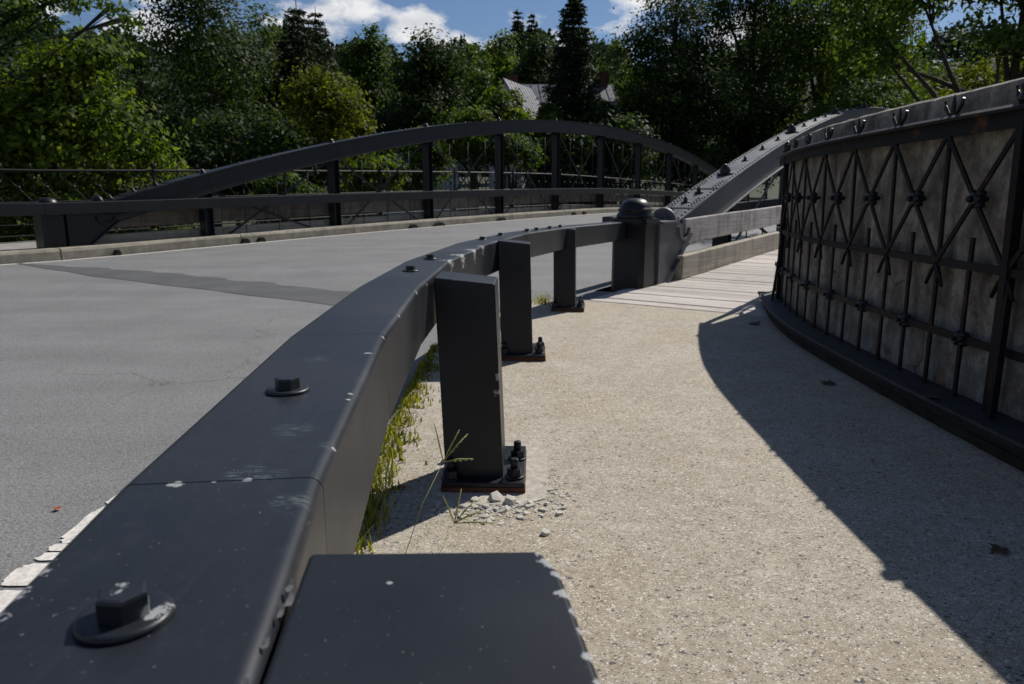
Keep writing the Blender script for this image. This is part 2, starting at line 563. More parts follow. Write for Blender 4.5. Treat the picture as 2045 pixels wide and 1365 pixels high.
def concrete_path():
    m, n, l, b = nmat("exposed aggregate concrete")
    geo = n.new("ShaderNodeNewGeometry")
    pos = geo.outputs["Position"]
    wp = n.new("ShaderNodeTexNoise")
    wp.inputs["Scale"].default_value = 30
    l.new(pos, wp.inputs["Vector"])
    va = n.new("ShaderNodeVectorMath")
    va.operation = 'MULTIPLY_ADD'
    l.new(wp.outputs["Color"], va.inputs[0])
    va.inputs[1].default_value = (0.018, 0.018, 0)
    l.new(pos, va.inputs[2])
    fine = noise(n, l, 220, 5, 0.8, vec=pos)
    mid = noise(n, l, 14, 6, 0.65, vec=pos)
    big = noise(n, l, 0.8, 5, 0.6, vec=pos)
    c = mix(n, l, ramp(n, l, fine, [(0.32, 0.0), (0.68, 1.0)]), (0.36, 0.330, 0.280), (0.62, 0.572, 0.492))
    md2 = noise(n, l, 55, 4, 0.6, vec=pos)
    c = mix(n, l, ramp(n, l, md2, [(0.36, 0.6), (0.56, 0.0)]), c, mix(n, l, 1.0, c, (0.66, 0.63, 0.58), 'MULTIPLY'))
    c = mix(n, l, ramp(n, l, mid, [(0.35, 0.0), (0.65, 0.9)]), c, mix(n, l, 1.0, c, (0.78, 0.76, 0.72), 'MULTIPLY'))
    c = mix(n, l, ramp(n, l, big, [(0.35, 0.0), (0.7, 0.8)]), c, mix(n, l, 1.0, c, (0.97, 0.915, 0.82), 'MULTIPLY'))
    wear = noise(n, l, 2.6, 6, 0.7, vec=pos, dist=0.5)
    c = mix(n, l, ramp(n, l, wear, [(0.42, 0.8), (0.60, 0.0)]), c, mix(n, l, 1.0, c, (0.86, 0.83, 0.79), 'MULTIPLY'))
    dk = noise(n, l, 6.0, 7, 0.75, vec=pos)
    c = mix(n, l, ramp(n, l, dk, [(0.62, 0.0), (0.72, 0.5)]), c, mix(n, l, 1.0, c, (0.70, 0.67, 0.63), 'MULTIPLY'))
    stones = []
    for sc, thr, dark, light, w in ((40, 0.15, (0.07, 0.075, 0.09), (0.55, 0.50, 0.42), 0.45), (84, 0.20, (0.085, 0.085, 0.09), (0.66, 0.62, 0.56), 0.52), (150, 0.24, (0.08, 0.08, 0.08), (0.74, 0.71, 0.66), 0.62)):
        vo = n.new("ShaderNodeTexVoronoi")
        vo.inputs["Scale"].default_value = sc
        mp = n.new("ShaderNodeMapping")
        mp.inputs["Scale"].default_value = (1, 1.3, 1)
        mp.inputs["Rotation"].default_value = (0, 0, 0.4 + sc)
        l.new(va.outputs[0], mp.inputs["Vector"])
        l.new(mp.outputs[0], vo.inputs["Vector"])
        sp = n.new("ShaderNodeSeparateColor")
        l.new(vo.outputs["Color"], sp.inputs[0])
        have = ramp(n, l, sp.outputs[0], [(w - 0.01, 1.0), (w, 0.0)])
        rad = mth(n, l, 'ADD', mth(n, l, 'MULTIPLY', sp.outputs[1], 0.24), thr)
        ins = mth(n, l, 'MULTIPLY', mth(n, l, 'SUBTRACT', rad, vo.outputs["Distance"]), 14, True)
        ins = mth(n, l, 'MULTIPLY', ins, have)
        col = mix(n, l, ramp(n, l, sp.outputs[2], [(0.72, 0.0), (0.76, 1.0)]), dark, light)
        c = mix(n, l, mth(n, l, 'MULTIPLY', ins, 0.85), c, col)
        stones.append(ins)
    l.new(c, b.inputs["Base Color"])
    b.inputs["Roughness"].default_value = 0.85
    b.inputs["Specular IOR Level"].default_value = 0.3
    h = mth(n, l, 'ADD', fine, mth(n, l, 'MULTIPLY', stones[0], 0.25))
    h = mth(n, l, 'ADD', h, mth(n, l, 'MULTIPLY', mid, 0.8))
    l.new(bump(n, l, h, 0.7, 0.004), b.inputs["Normal"])
    return m


def wall_mat():
    m, n, l, b = nmat("stained old concrete")
    geo = n.new("ShaderNodeNewGeometry")
    pos = geo.outputs["Position"]
    mp = n.new("ShaderNodeMapping")
    mp.inputs["Scale"].default_value = (3.5, 3.5, 0.9)
    l.new(pos, mp.inputs["Vector"])
    st = noise(n, l, 1.6, 8, 0.65, vec=mp.outputs[0], dist=0.6)
    st2 = noise(n, l, 4.5, 7, 0.7, vec=pos, dist=1.2)
    fn = noise(n, l, 60, 5, 0.7, vec=pos)
    c = mix(n, l, ramp(n, l, st, [(0.32, 0.0), (0.68, 1.0)]), (0.11, 0.092, 0.072), (0.46, 0.41, 0.34))
    # pale peeled patches low on the wall
    sx = n.new("ShaderNodeSeparateXYZ")
    l.new(pos, sx.inputs[0])
    lowz = ramp(n, l, mth(n, l, 'ADD', sx.outputs[2], mth(n, l, 'MULTIPLY', st2, 0.7)), [(0.55, 1.0), (0.95, 0.0)])
    c = mix(n, l, mth(n, l, 'MULTIPLY', lowz, ramp(n, l, st2, [(0.36, 0.2), (0.52, 1.0)])), c, (0.27, 0.29, 0.28))
    c = mix(n, l, mth(n, l, 'MULTIPLY', ramp(n, l, sx.outputs[2], [(0.12, 1.0), (0.34, 0.0)]), ramp(n, l, noise(n, l, 5, 5, vec=pos), [(0.5, 0.0), (0.6, 0.9)])), c, (0.16, 0.065, 0.025))
    vn = n.new("ShaderNodeVectorMath")
    vn.operation = 'MULTIPLY_ADD'
    wp = n.new("ShaderNodeTexNoise")
    wp.inputs["Scale"].default_value = 3.5
    wp.inputs["Detail"].default_value = 6
    l.new(pos, wp.inputs["Vector"])
    l.new(wp.outputs["Color"], vn.inputs[0])
    vn.inputs[1].default_value = (0.4, 0.4, 0.4)
    l.new(pos, vn.inputs[2])
    vc = n.new("ShaderNodeTexVoronoi")
    vc.feature = 'DISTANCE_TO_EDGE'
    vc.inputs["Scale"].default_value = 1.9
    l.new(vn.outputs[0], vc.inputs["Vector"])
    ck = ramp(n, l, vc.outputs["Distance"], [(0.003, 0.8), (0.016, 0.0)])
    ck = mth(n, l, 'MULTIPLY', ck, ramp(n, l, noise(n, l, 2.2, 3, vec=pos), [(0.5, 0.0), (0.6, 1.0)]))
    ck = mth(n, l, 'MULTIPLY', ck, ramp(n, l, mth(n, l, 'ADD', sx.outputs[2], mth(n, l, 'MULTIPLY', st, 0.6)), [(0.95, 1.0), (1.15, 0.0)]))
    c = mix(n, l, ck, c, (0.02, 0.018, 0.015))
    mt = noise(n, l, 11, 7, 0.72, vec=pos)
    c = mix(n, l, ramp(n, l, mt, [(0.42, 0.75), (0.58, 0.0)]), c, mix(n, l, 1.0, c, (0.42, 0.40, 0.38), 'MULTIPLY'))
    c = mix(n, l, ramp(n, l, fn, [(0.3, 0.35), (0.6, 0.0)]), c, (0.05, 0.045, 0.04))
    l.new(c, b.inputs["Base Color"])
    b.inputs["Roughness"].default_value = 0.9
    h = mth(n, l, 'SUBTRACT', mth(n, l, 'ADD', fn, mth(n, l, 'MULTIPLY', st2, 3.5)), mth(n, l, 'MULTIPLY', ck, 1.5))
    l.new(bump(n, l, h, 0.7, 0.01), b.inputs["Normal"])
    return m


def wood_mat(name, c0, c1, axis_rot, stain=0.5, along=0.6):
    m, n, l, b = nmat(name)
    geo = n.new("ShaderNodeNewGeometry")
    oi = n.new("ShaderNodeObjectInfo")
    va = n.new("ShaderNodeVectorMath")
    va.operation = 'MULTIPLY_ADD'
    cmb = n.new("ShaderNodeCombineXYZ")
    l.new(oi.outputs["Random"], cmb.inputs[0])
    l.new(oi.outputs["Random"], cmb.inputs[1])
    l.new(cmb.outputs[0], va.inputs[0])
    va.inputs[1].default_value = (9, 17, 0)
    l.new(geo.outputs["Position"], va.inputs[2])
    mr = n.new("ShaderNodeMapping")
    mr.inputs["Rotation"].default_value = (0, 0, axis_rot)
    l.new(va.outputs[0], mr.inputs["Vector"])
    ms = n.new("ShaderNodeMapping")
    ms.inputs["Scale"].default_value = (along, 26, 26)
    l.new(mr.outputs[0], ms.inputs["Vector"])
    g = noise(n, l, 1.6, 8, 0.7, vec=ms.outputs[0], dist=0.4)
    ms2 = n.new("ShaderNodeMapping")
    ms2.inputs["Scale"].default_value = (3.0, 3.0, 0.8)
    l.new(mr.outputs[0], ms2.inputs["Vector"])
    st = noise(n, l, 1.6, 6, 0.65, vec=ms2.outputs[0])
    c = mix(n, l, ramp(n, l, g, [(0.3, 0.0), (0.68, 1.0)]), c0, c1)
    c = mix(n, l, ramp(n, l, st, [(0.5, 0.0), (0.68, stain)]), c, mix(n, l, 1.0, c, (0.36, 0.31, 0.26), 'MULTIPLY'))
    c = mix(n, l, 1.0, c, ramp(n, l, oi.outputs["Random"], [(0, 0.82), (1, 1.12)]), 'MULTIPLY')
    l.new(c, b.inputs["Base Color"])
    b.inputs["Roughness"].default_value = 0.85
    b.inputs["Specular IOR Level"].default_value = 0.25
    l.new(bump(n, l, g, 0.6, 0.004), b.inputs["Normal"])
    return m


AX = -math.atan2(DY, DX)
M_asphalt = asphalt()
M_patch = patchmat()
M_path = concrete_path()
M_wall = wall_mat()
M_plank = wood_mat("sun bleached deck plank", (0.30, 0.265, 0.235), (0.62, 0.575, 0.54), AX + math.pi / 2, 0.25)
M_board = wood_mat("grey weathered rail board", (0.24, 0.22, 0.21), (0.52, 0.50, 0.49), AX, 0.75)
M_board_shade = wood_mat("shade darkened rail board", (0.10, 0.088, 0.075), (0.24, 0.215, 0.185), AX, 0.8)  # rail board darkened for the far truss: its shadow is in the colour
M_curbwood = wood_mat("tan weathered timber", (0.25, 0.222, 0.175), (0.53, 0.485, 0.40), AX, 0.5)


def line_paint():
    m, n, l, b = nmat("worn white road paint")
    geo = n.new("ShaderNodeNewGeometry")
    pos = geo.outputs["Position"]
    a = noise(n, l, 55, 6, 0.7, vec=pos)
    c = mix(n, l, ramp(n, l, a, [(0.3, 0.0), (0.62, 1.0)]), (0.42, 0.39, 0.35), (0.72, 0.69, 0.64))
    l.new(c, b.inputs["Base Color"])
    b.inputs["Roughness"].default_value = 0.8
    l.new(bump(n, l, a, 0.4, 0.003), b.inputs["Normal"])
    return m


M_line = line_paint()


def leaf_mat(name, dark, light, trans=0.45, spec=0.16, rough=0.62, tcol=(1.5, 1.5, 0.6)):
    m, n, l, b = nmat(name)
    at = n.new("ShaderNodeAttribute")
    at.attribute_name = "tint"
    c = mix(n, l, at.outputs["Fac"], dark, light)
    l.new(c, b.inputs["Base Color"])
    b.inputs["Roughness"].default_value = rough
    b.inputs["Specular IOR Level"].default_value = spec
    tr = n.new("ShaderNodeBsdfTranslucent")
    l.new(mix(n, l, 1.0, c, tcol, 'MULTIPLY'), tr.inputs["Color"])
    ms = n.new("ShaderNodeMixShader")
    ms.inputs[0].default_value = trans
    out = n["Material Output"]
    l.new(b.outputs[0], ms.inputs[1])
    l.new(tr.outputs[0], ms.inputs[2])
    l.new(ms.outputs[0], out.inputs[0])
    return m


L_bright = leaf_mat("bright maple leaves", (0.035, 0.065, 0.010), (0.13, 0.18, 0.022), 0.5)
L_mid = leaf_mat("mid green leaves", (0.024, 0.050, 0.012), (0.095, 0.145, 0.028), 0.45)
L_dark = leaf_mat("dark green leaves", (0.010, 0.022, 0.007), (0.044, 0.074, 0.018), 0.4)
L_yel = leaf_mat("yellow green leaves", (0.05, 0.07, 0.008), (0.15, 0.17, 0.016), 0.5)
L_pale = leaf_mat("pale green leaves", (0.05, 0.085, 0.028), (0.14, 0.19, 0.07), 0.45)
L_con = leaf_mat("dark conifer needles", (0.009, 0.018, 0.009), (0.026, 0.042, 0.018), 0.2)
L_hill = leaf_mat("far woodland leaves", (0.012, 0.028, 0.018), (0.034, 0.060, 0.034), 0.3)
L_grass = leaf_mat("yellow green weed blades", (0.07, 0.10, 0.012), (0.34, 0.31, 0.06), 0.45)  # blades vary from green to dry yellow
L_straw = simple("straw coloured stalk", (0.30, 0.30, 0.10), 0.7, 0.3, 60)

# ------------------------------------------------------------------ terrain and setting
def sstep(a, b, x):
    t = min(1.0, max(0.0, (x - a) / (b - a)))
    return t * t * (3 - 2 * t)


def terrain(x, y):
    a = x * DX + y * DY
    p = x * NX + y * NY
    h = -0.16
    ch = sstep(7.5, 16, a) * (1 - sstep(41, 47, a))
    side = 1 - sstep(22, 40, p) * 0.8
    if p < 17.5 and a < 8: side = 1
    h -= 5.0 * ch * side
    d = math.hypot(x, y)
    h += sstep(60, 160, d) * 5 * sstep(0, 30, y)
    return h


def grid(name, us, vs, fn, mat, kind='structure'):
    V = [fn(u, v) for v in vs for u in us]
    nu = len(us)
    F = [(j * nu + i, j * nu + i + 1, (j + 1) * nu + i + 1, (j + 1) * nu + i) for j in range(len(vs) - 1) for i in range(nu - 1)]
    mb = MB()
    mb.v = V
    mb.f = F
    mb.sm = [True] * len(F)
    o = mb.build(name, mat)
    o["kind"] = kind
    return o


M_ground = simple("rough grass ground", (0.035, 0.045, 0.016), 0.95, 0.5, 2, 0.6, 0.05)
us = [-3000, -1500, -700, -350, -200, -140, -100] + list(range(-80, 101, 4)) + [120, 150, 200, 350, 700, 1500, 3000]
grid("ground", us, us, lambda u, v: (u, v, terrain(u, v)), M_ground)
mw, n, l, b = nmat("river water")
b.inputs["Base Color"].default_value = (0.012, 0.02, 0.018, 1)
b.inputs["Roughness"].default_value = 0.08
l.new(bump(n, l, noise(n, l, 1.5, 4), 0.3, 0.05), b.inputs["Normal"])
grid("river", [10, 28, 46], [-90, -20, 20, 45], lambda u, v: tuple(BW(u, v, -4.4)), mw)

# road: on the bridge between the trusses, in front of it wide enough to reach under the guard rail
ra = [-40, -30, -20, -12, -6, -3, 0, 2, 4, 5, 6, 7.3, 7.4] + [8 + i for i in range(42)] + [55, 62, 75, 95]
grid("road", ra, [0, 0.33, 0.66, 1.0], lambda a, t: tuple(BW(a, (-4.0 if a <= 7.35 else 3.9) * (1 - t) + 13.60 * t, -0.05 + zd(a))), M_asphalt)
# worn darker band at the bridge joint
mb = MB()
ps = [4.0 + 0.25 * i for i in range(39)]
up, lo = [], []
for i, p in enumerate(ps):
    w = 0.42 + 0.03 * math.sin(i * 1.7) + 0.012 * math.sin(i * 5.1)
    sh = 0.02 * math.sin(i * 0.9)
    f_ = min(1.0, (13.6 - p) / 3.2)
    lo.append(BW(5.05 + sh + 0.25 * (1 - f_), p, -0.046))
    up.append(BW(5.05 + sh + 2 * w * (0.35 + 0.65 * f_) - 0.02 * math.sin(i * 3.3), p, -0.046))
V = lo + up
mb.add(V, [(i, i + 1, len(ps) + i + 1, len(ps) + i) for i in range(len(ps) - 1)])
o = mb.build("asphalt_band", M_patch)
o["kind"] = "structure"

# guard rail line (plan of its centre)
RC = [(-.085, -1.0), (-.20, 0.0), (-.293, .69), (-.362, 1.48), (-.392, 2.3), (-.375, 3.2), (-.24, 4.45), (.03, 5.7), (.42, 6.75), (1.17, 8.16)]
RC = [Vector((x, y, 0)) for x, y in RC]
# near white edge line: worn pieces
mb = MB()
rl = random.Random(5)


def smooth_poly(cx, cy, wx, wy, n=14, j=0.16, ang=0.0):
    out = []
    for k in range(n):
        t = 2 * math.pi * k / n
        e = 0.42
        ux = math.copysign(abs(math.cos(t)) ** e, math.cos(t)) * wx * (1 + rl.uniform(-j, j))
        uy = math.copysign(abs(math.sin(t)) ** e, math.sin(t)) * wy * (1 + rl.uniform(-j * 0.4, j * 0.4))
        out.append((cx + ux * math.cos(ang) - uy * math.sin(ang), cy + ux * math.sin(ang) + uy * math.cos(ang)))
    return out


yy = 1.35
while yy < 5.2:
    if yy < 1.98:
        ln = rl.choice([0.16, 0.13, 0.07, 0.05])
    elif yy < 2.12:
        ln = 0.05
    else:
        ln = rl.uniform(0.14, 0.3)
    cx = -1.415 - 0.012 * max(0, yy - 1.4)
    poly = smooth_poly(cx + rl.uniform(-.004, .004), yy + ln / 2, 0.055 if ln > 0.08 else 0.045, ln / 2, 30, 0.17, rl.uniform(-0.08, 0.08))
    k = len(poly)
    mb.add([(x, y, -0.0455) for x, y in poly], [tuple(range(k))])
    yy += ln * 1.06 + rl.uniform(0.004, 0.014)
o = mb.build("white_edge_line", M_line)
o["kind"] = "structure"
# far white line at the kerb foot
grid("far_edge_line", ra[4:], [13.41, 13.53], lambda a, p: tuple(BW(a, p, -0.046 + zd(a))), M_line)

# far kerb stones under one structure
kerb = MB().box((0, 0, 0), (0.01, 0.01, 0.01)).build("far_pavement_slab", M_kerb)
bpy.data.objects.remove(kerb)
far_walk = grid("far_pavement", ra, [13.84, 16.6], lambda a, p: tuple(BW(a, p, 0.125 + zd(a))), simple("far pavement concrete", (0.26, 0.25, 0.23), 0.9, 0.25, 4))


def kerb_stone(a0, a1):
    prof = [(13.60, -0.2), (13.60, 0.10), (13.625, 0.145), (13.66, 0.155), (13.82, 0.152), (13.84, 0.13), (13.84, -0.2)]
    mb = MB()
    nn = 5
    rk = random.Random(int(a0 * 10) + 77)
    rings = []
    for i in range(nn + 1):
        a = a0 + (a1 - a0) * i / nn
        rings += [BW(a, p + rk.uniform(-.006, .006), z + zd(a) + rk.uniform(-.005, .005)) for p, z in prof]
    k = len(prof)
    fs = [(i * k + j, i * k + j + 1, (i + 1) * k + j + 1, (i + 1) * k + j) for i in range(nn) for j in range(k - 1)]
    fs += [tuple(range(k)), tuple(nn * k + j for j in range(k - 1, -1, -1))]
    mb.add(rings, fs)
    return put(mb.build("kerb_stone", M_kerb), far_walk)


a = -8.0
rk = random.Random(3)
while a < 52:
    ln = 3.55 + rk.uniform(-.3, .3)
    if abs(a - 5.2) < 2.0 and a < 5.2 < a + ln: ln = 5.2 - a
    kerb_stone(a + 0.012, a + ln - 0.012)
    a += ln
# scupper mouths at the foot of the kerb: solid lumps coloured as their inner shade
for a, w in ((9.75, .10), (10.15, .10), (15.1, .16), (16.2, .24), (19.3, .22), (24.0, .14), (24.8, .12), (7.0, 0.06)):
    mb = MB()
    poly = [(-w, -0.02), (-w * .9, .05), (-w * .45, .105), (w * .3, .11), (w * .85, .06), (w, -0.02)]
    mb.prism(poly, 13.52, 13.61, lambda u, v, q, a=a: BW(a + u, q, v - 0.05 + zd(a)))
    put(mb.build("drain_mouth", M_hole_shade), far_walk)

# bridge deck slab under everything
mb = MB()
aa = [6.6 + 0.7 * i for i in range(62)]
k = 4
vs = []
for a in aa:
    vs += [BW(a, 1.5, -0.12 + zd(a)), BW(a, 16.7, -0.12 + zd(a)), BW(a, 16.7, -0.75 + zd(a)), BW(a, 1.5, -0.75 + zd(a))]
fs = [(i * k + j, i * k + (j + 1) % k, (i + 1) * k + (j + 1) % k, (i + 1) * k + j) for i in range(len(aa) - 1) for j in range(k)]
fs += [(0, 1, 2, 3), tuple((len(aa) - 1) * k + j for j in (3, 2, 1, 0))]
mb.add(vs, fs)
o = mb.build("bridge_deck", M_truss_far)
o["kind"] = "structure"

# concrete path
FC = [(2.16, -3.0), (2.15, -1.0), (2.14, 0.5), (2.125, 1.6), (2.095, 2.3), (2.085, 3.05), (2.09, 3.59), (2.105, 4.10), (2.125, 4.62), (2.16, 5.12), (2.225, 5.62), (2.32, 6.1), (2.44, 6.6), (2.58, 7.12)]


def catmull(P, m=8):
    P = [Vector((x, y, 0)) for x, y in P]
    out = []
    for i in range(len(P) - 1):
        p0, p1, p2, p3 = P[max(i - 1, 0)], P[i], P[i + 1], P[min(i + 2, len(P) - 1)]
        for k in range(m):
            t = k / m
            out.append(0.5 * ((2 * p1) + (p2 - p0) * t + (2 * p0 - 5 * p1 + 4 * p2 - p3) * t * t + (3 * p1 - p0 - 3 * p2 + p3) * t ** 3))
    out.append(P[-1])
    return out


FL = catmull(FC)                 # fence line, dense


PE = [(-.42, -3), (-.46, 0), (-.50, 1.6), (-.535, 2.6), (-.565, 4.0), (-.55, 5.0), (-.30, 6.1), (.18, 7.25), (.80, 7.75), (1.2, 9)]


def left_edge(y):
    for i in range(len(PE) - 1):
        if PE[i][1] <= y <= PE[i + 1][1]:
            t = (y - PE[i][1]) / (PE[i + 1][1] - PE[i][1])
            return PE[i][0] * (1 - t) + PE[i + 1][0] * t
    return PE[0][0] if y < PE[0][1] else PE[-1][0]


mb = MB()
ys = [-3 + 0.2 * i for i in range(54)]
rows = []
for y in ys:
    lx = left_edge(y)
    yt = y
    for j in range(9):
        x = lx + (3.4 - lx) * j / 8
        lim = (7.45 - x * DX * 0 - 0.0)
        yl = 7.42 - (x - 0.9) * 0.22
        rows.append(Vector((x, min(yt, yl), 0.0)))
nu = 9
mb.add(rows, [(j * nu + i, j * nu + i + 1, (j + 1) * nu + i + 1, (j + 1) * nu + i) for j in range(len(ys) - 1) for i in range(nu - 1)
              if (rows[j * nu + i] - rows[(j + 1) * nu + i]).length > 1e-4 or (rows[j * nu + i + 1] - rows[(j + 1) * nu + i + 1]).length > 1e-4])
base = len(mb.v)
side = []
for y in ys:
    lx = left_edge(y)
    yl = 7.42 - (lx - 0.9) * 0.22
    side += [Vector((lx, min(y, yl), 0.0)), Vector((lx - 0.012, min(y, yl), -0.10))]
mb.add(side, [(2 * j, 2 * j + 2, 2 * j + 3, 2 * j + 1) for j in range(len(ys) - 1) if (side[2 * j] - side[2 * j + 2]).length > 1e-4])
o = mb.build("footpath", M_path)
o["kind"] = "structure"
# plank walkway on the bridge
walk = grid("walkway", [6.4, 8, 12, 20, 30, 40, 49], [1.55, 3.5], lambda a, p: tuple(BW(a, p, -0.06 + zd(a))), M_soil)
pk = MB().box((-0.098, -1.02, -0.045), (0.098, 1.02, 0.0), bev=0.006).mesh("plank", M_plank)
rp = random.Random(9)
a = 6.62
zx, zn = Vector((DX, DY, 0)), Vector((NX, NY, 0))
while a < 34:
    sl = (zd(a + .1) - zd(a - .1)) / .2
    t = Vector((DX, DY, sl)).normalized()
    rot = rp.uniform(-.004, .004)
    x_ = (t + zn * rot).normalized()
    up_ = x_.cross(zn).normalized()
    yv = up_.cross(x_)
    inst(pk, "plank", frame(BW(a, 2.48 + rp.uniform(-.02, .02), 0.002 + zd(a) + rp.uniform(-.003, .004)), x_, yv, up_), walk)
    a += 0.206 + rp.uniform(0.0, .004)
# planks filling the wedge up to the concrete path, lying parallel to its edge
for i in range(4):
    pass

# ------------------------------------------------------------------ near guard rail
rail = empty("guard_rail", (-.3, .6, 0), "black painted steel guard rail curving along the near footpath edge with bolted top", "guard rail")
RZ0, RZ1 = 0.57, 0.768
prof = rrect(0.2, RZ1 - RZ0, 0.015, 4)


def sweep(pts, prof, zc, i, gap=0.0004, zfn=None):
    """box section from node i to i+1 with mitred ends"""
    def mit(j):
        d0 = (pts[j] - pts[j - 1]).normalized() if j > 0 else (pts[1] - pts[0]).normalized()
        d1 = (pts[j + 1] - pts[j]).normalized() if j < len(pts) - 1 else d0
        t = (d0 + d1).normalized()
        s = Vector((t.y, -t.x, 0)) / max(0.5, t.dot(d1))
        return s
    vs = []
    d = (pts[i + 1] - pts[i]).normalized()
    for j, sg in ((i, 1), (i + 1, -1)):
        s = mit(j)
        for u, v in prof:
            z = zc + v + (zfn(pts[j]) if zfn else 0)
            vs.append(pts[j] + s * u + Vector((0, 0, z)) + d * gap * sg)
    k = len(prof)
    fs = [(j, (j + 1) % k, k + (j + 1) % k, k + j) for j in range(k)]
    fs = [tuple(reversed(f)) for f in fs]
    fs += [tuple(range(k)), tuple(2 * k - 1 - j for j in range(k))]
    return vs, fs


def weighted(o, sharp=None):
    for p_ in o.data.polygons: p_.use_smooth = True
    m_ = o.modifiers.new("wn", 'WEIGHTED_NORMAL')
    m_.weight = 100
    m_.keep_sharp = True
    if sharp:
        bm = bmesh.new()
        bm.from_mesh(o.data)
        for e in bm.edges:
            if len(e.link_faces) == 2 and e.calc_face_angle(0) > sharp: e.smooth = False
        bm.to_mesh(o.data)
        bm.free()


def fix_normals(o):
    bm = bmesh.new()
    bm.from_mesh(o.data)
    bmesh.ops.recalc_face_normals(bm, faces=bm.faces)
    bm.to_mesh(o.data)
    bm.free()


for i in range(len(RC) - 1):
    vs, fs = sweep(RC, prof, (RZ0 + RZ1) / 2, i, gap=.0011 if i in (1, 2) else .0004)
    # subdivide lengthways is not needed: straight sections meet in mitred welds
    mb = MB()
    mb.add(vs, fs)
    for q in range(len(prof)):
        mb.sm[q] = True
    o = mb.build("rail_section", M_rail, rail)
    fix_normals(o)
    weighted(o, 1.0)
    if i in (2, 3, 4, 6):
        # weld bead under the joint on the side face
        pass
# bolts on the top
hexp = [(0.0178 * math.cos(math.pi / 3 * k + .2), 0.0178 * math.sin(math.pi / 3 * k + .2)) for k in range(6)]
bolt_mb = MB()
bm = bmesh.new()
vv = [bm.verts.new((x, y, 0.004)) for x, y in hexp]
f = bm.faces.new(vv)
r_ = bmesh.ops.extrude_face_region(bm, geom=[f])
for v in [g for g in r_['geom'] if isinstance(g, bmesh.types.BMVert)]: v.co.z = 0.0215
bmesh.ops.recalc_face_normals(bm, faces=bm.faces)
bmesh.ops.bevel(bm, geom=[e for e in bm.edges if e.verts[0].co.z > .016 and e.verts[1].co.z > .016], offset=0.003, segments=2, profile=.6, affect='EDGES')
me_hex = bpy.data.meshes.new("bolt_head")
bm.to_mesh(me_hex)
bm.free()
me_hex.materials.append(M_rail)
me_wash = MB().lathe([(0.0310, 0.0), (0.0315, 0.0025), (0.0300, 0.0048), (0.027, 0.0055), (0.015, 0.0042)], 40).mesh("washer", M_rail)
for (x, y) in [(-.263, .447), (-.33, 1.034), (-.387, 2.77), (-.372, 3.31), (-.195, 4.78), (-.085, 5.28), (.12, 5.94), (.205, 6.16), (.33, 6.45), (.44, 6.73)]:
    M = Matrix.Translation((x, y, RZ1)) @ Matrix.Rotation(rl.uniform(0, 1), 4, 'Z')
    o = inst(me_wash, "washer", M, rail)
    o.name = "bolt"
    h = bpy.data.objects.new("bolt_head", me_hex)
    link(h)
    h.parent = o

# posts
base_me = MB().box((-.15, -.2, 0.022), (.15, .2, 0.040), bev=0.003).mesh("base_plate", M_post)
shim_me = MB().box((-.152, -.202, 0.0005), (.152, .202, 0.0218)).mesh("grout_shim", M_rust)
nutm = MB()
nutm.lathe([(0.030, 0.0), (0.030, 0.006), (0.026, 0.007)], 20)
hx = [(0.024 * math.cos(math.pi / 3 * k), 0.024 * math.sin(math.pi / 3 * k)) for k in range(6)]
nutm.prism(hx, 0.007, 0.030, lambda u, v, w: Vector((u, v, w)))
nutm.lathe([(0.0125, 0.03), (0.0125, 0.056), (0.010, 0.060)], 14)
nut_me = nutm.mesh("anchor_nut", M_post)


def post(cx, cy, rot, w, d, lean, ztop=0.772, slant=0.022, clip=False):
    """box post with a slanted top; local x = width, y = depth"""
    cr, sr = math.cos(rot), math.sin(rot)

    def L(x, y, z):
        k = lean * (z / ztop)
        return Vector((cx + x * cr - y * sr - k + lean, cy + x * sr + y * cr, z))
    r = 0.008
    bm = bmesh.new()
    hw, hd = w / 2, d / 2
    if clip:
        plan = [(-hw + .008, -hd), (hw + .026, -hd), (hw + .001, hd - 0.034), (hw - 0.012, hd), (-hw - .012, hd)]
    else:
        plan = [(-hw, -hd), (hw, -hd), (hw, hd), (-hw, hd)]
    bot = [bm.verts.new(L(x, y, 0.034)) for x, y in plan]
    top = [bm.verts.new(L(x, y, ztop - slant * (x + hw) / w)) for x, y in plan]
    k = len(plan)
    bm.faces.new(bot[::-1])
    bm.faces.new(top)
    for i in range(k): bm.faces.new((bot[i], bot[(i + 1) % k], top[(i + 1) % k], top[i]))
    ed = [e for e in bm.edges]
    bmesh.ops.bevel(bm, geom=ed, offset=r * .7 if not clip else 0.0055, segments=3, profile=0.5, affect='EDGES')
    bmesh.ops.recalc_face_normals(bm, faces=bm.faces)
    me = bpy.data.meshes.new("post")
    bm.to_mesh(me)
    bm.free()
    me.materials.append(M_post)
    po = bpy.data.objects.new("post", me)
    link(po)
    put(po, rail)
    weighted(po)
    Mz = Matrix.Translation((cx + lean * 1.0 + .035 * cr, cy + .035 * sr + 0.03, 0)) @ Matrix.Rotation(rot, 4, 'Z')
    inst(base_me, "base_plate", Mz, po)
    inst(shim_me, "grout_shim", Mz, po)
    for (bx, by) in ((.112, -.14), (.118, .05), (-.12, .16), (-.12, -.165)):
        inst(nut_me, "anchor_nut", Mz @ Matrix.Translation((bx, by, 0.040)) @ Matrix.Rotation(bx * 40, 4, 'Z') @ Matrix.Scale(1.2, 4), po)
    return po


post(-.055, .405, 0.02, .186, .27, 0.0, ztop=.770, slant=0.0, clip=True)
post(-.163, 2.625, -.03, .212, .23, .030)
post(.015, 4.755, -.03, .205, .23, .022)
post(.49, 6.79, -.12, .20, .23, .010)

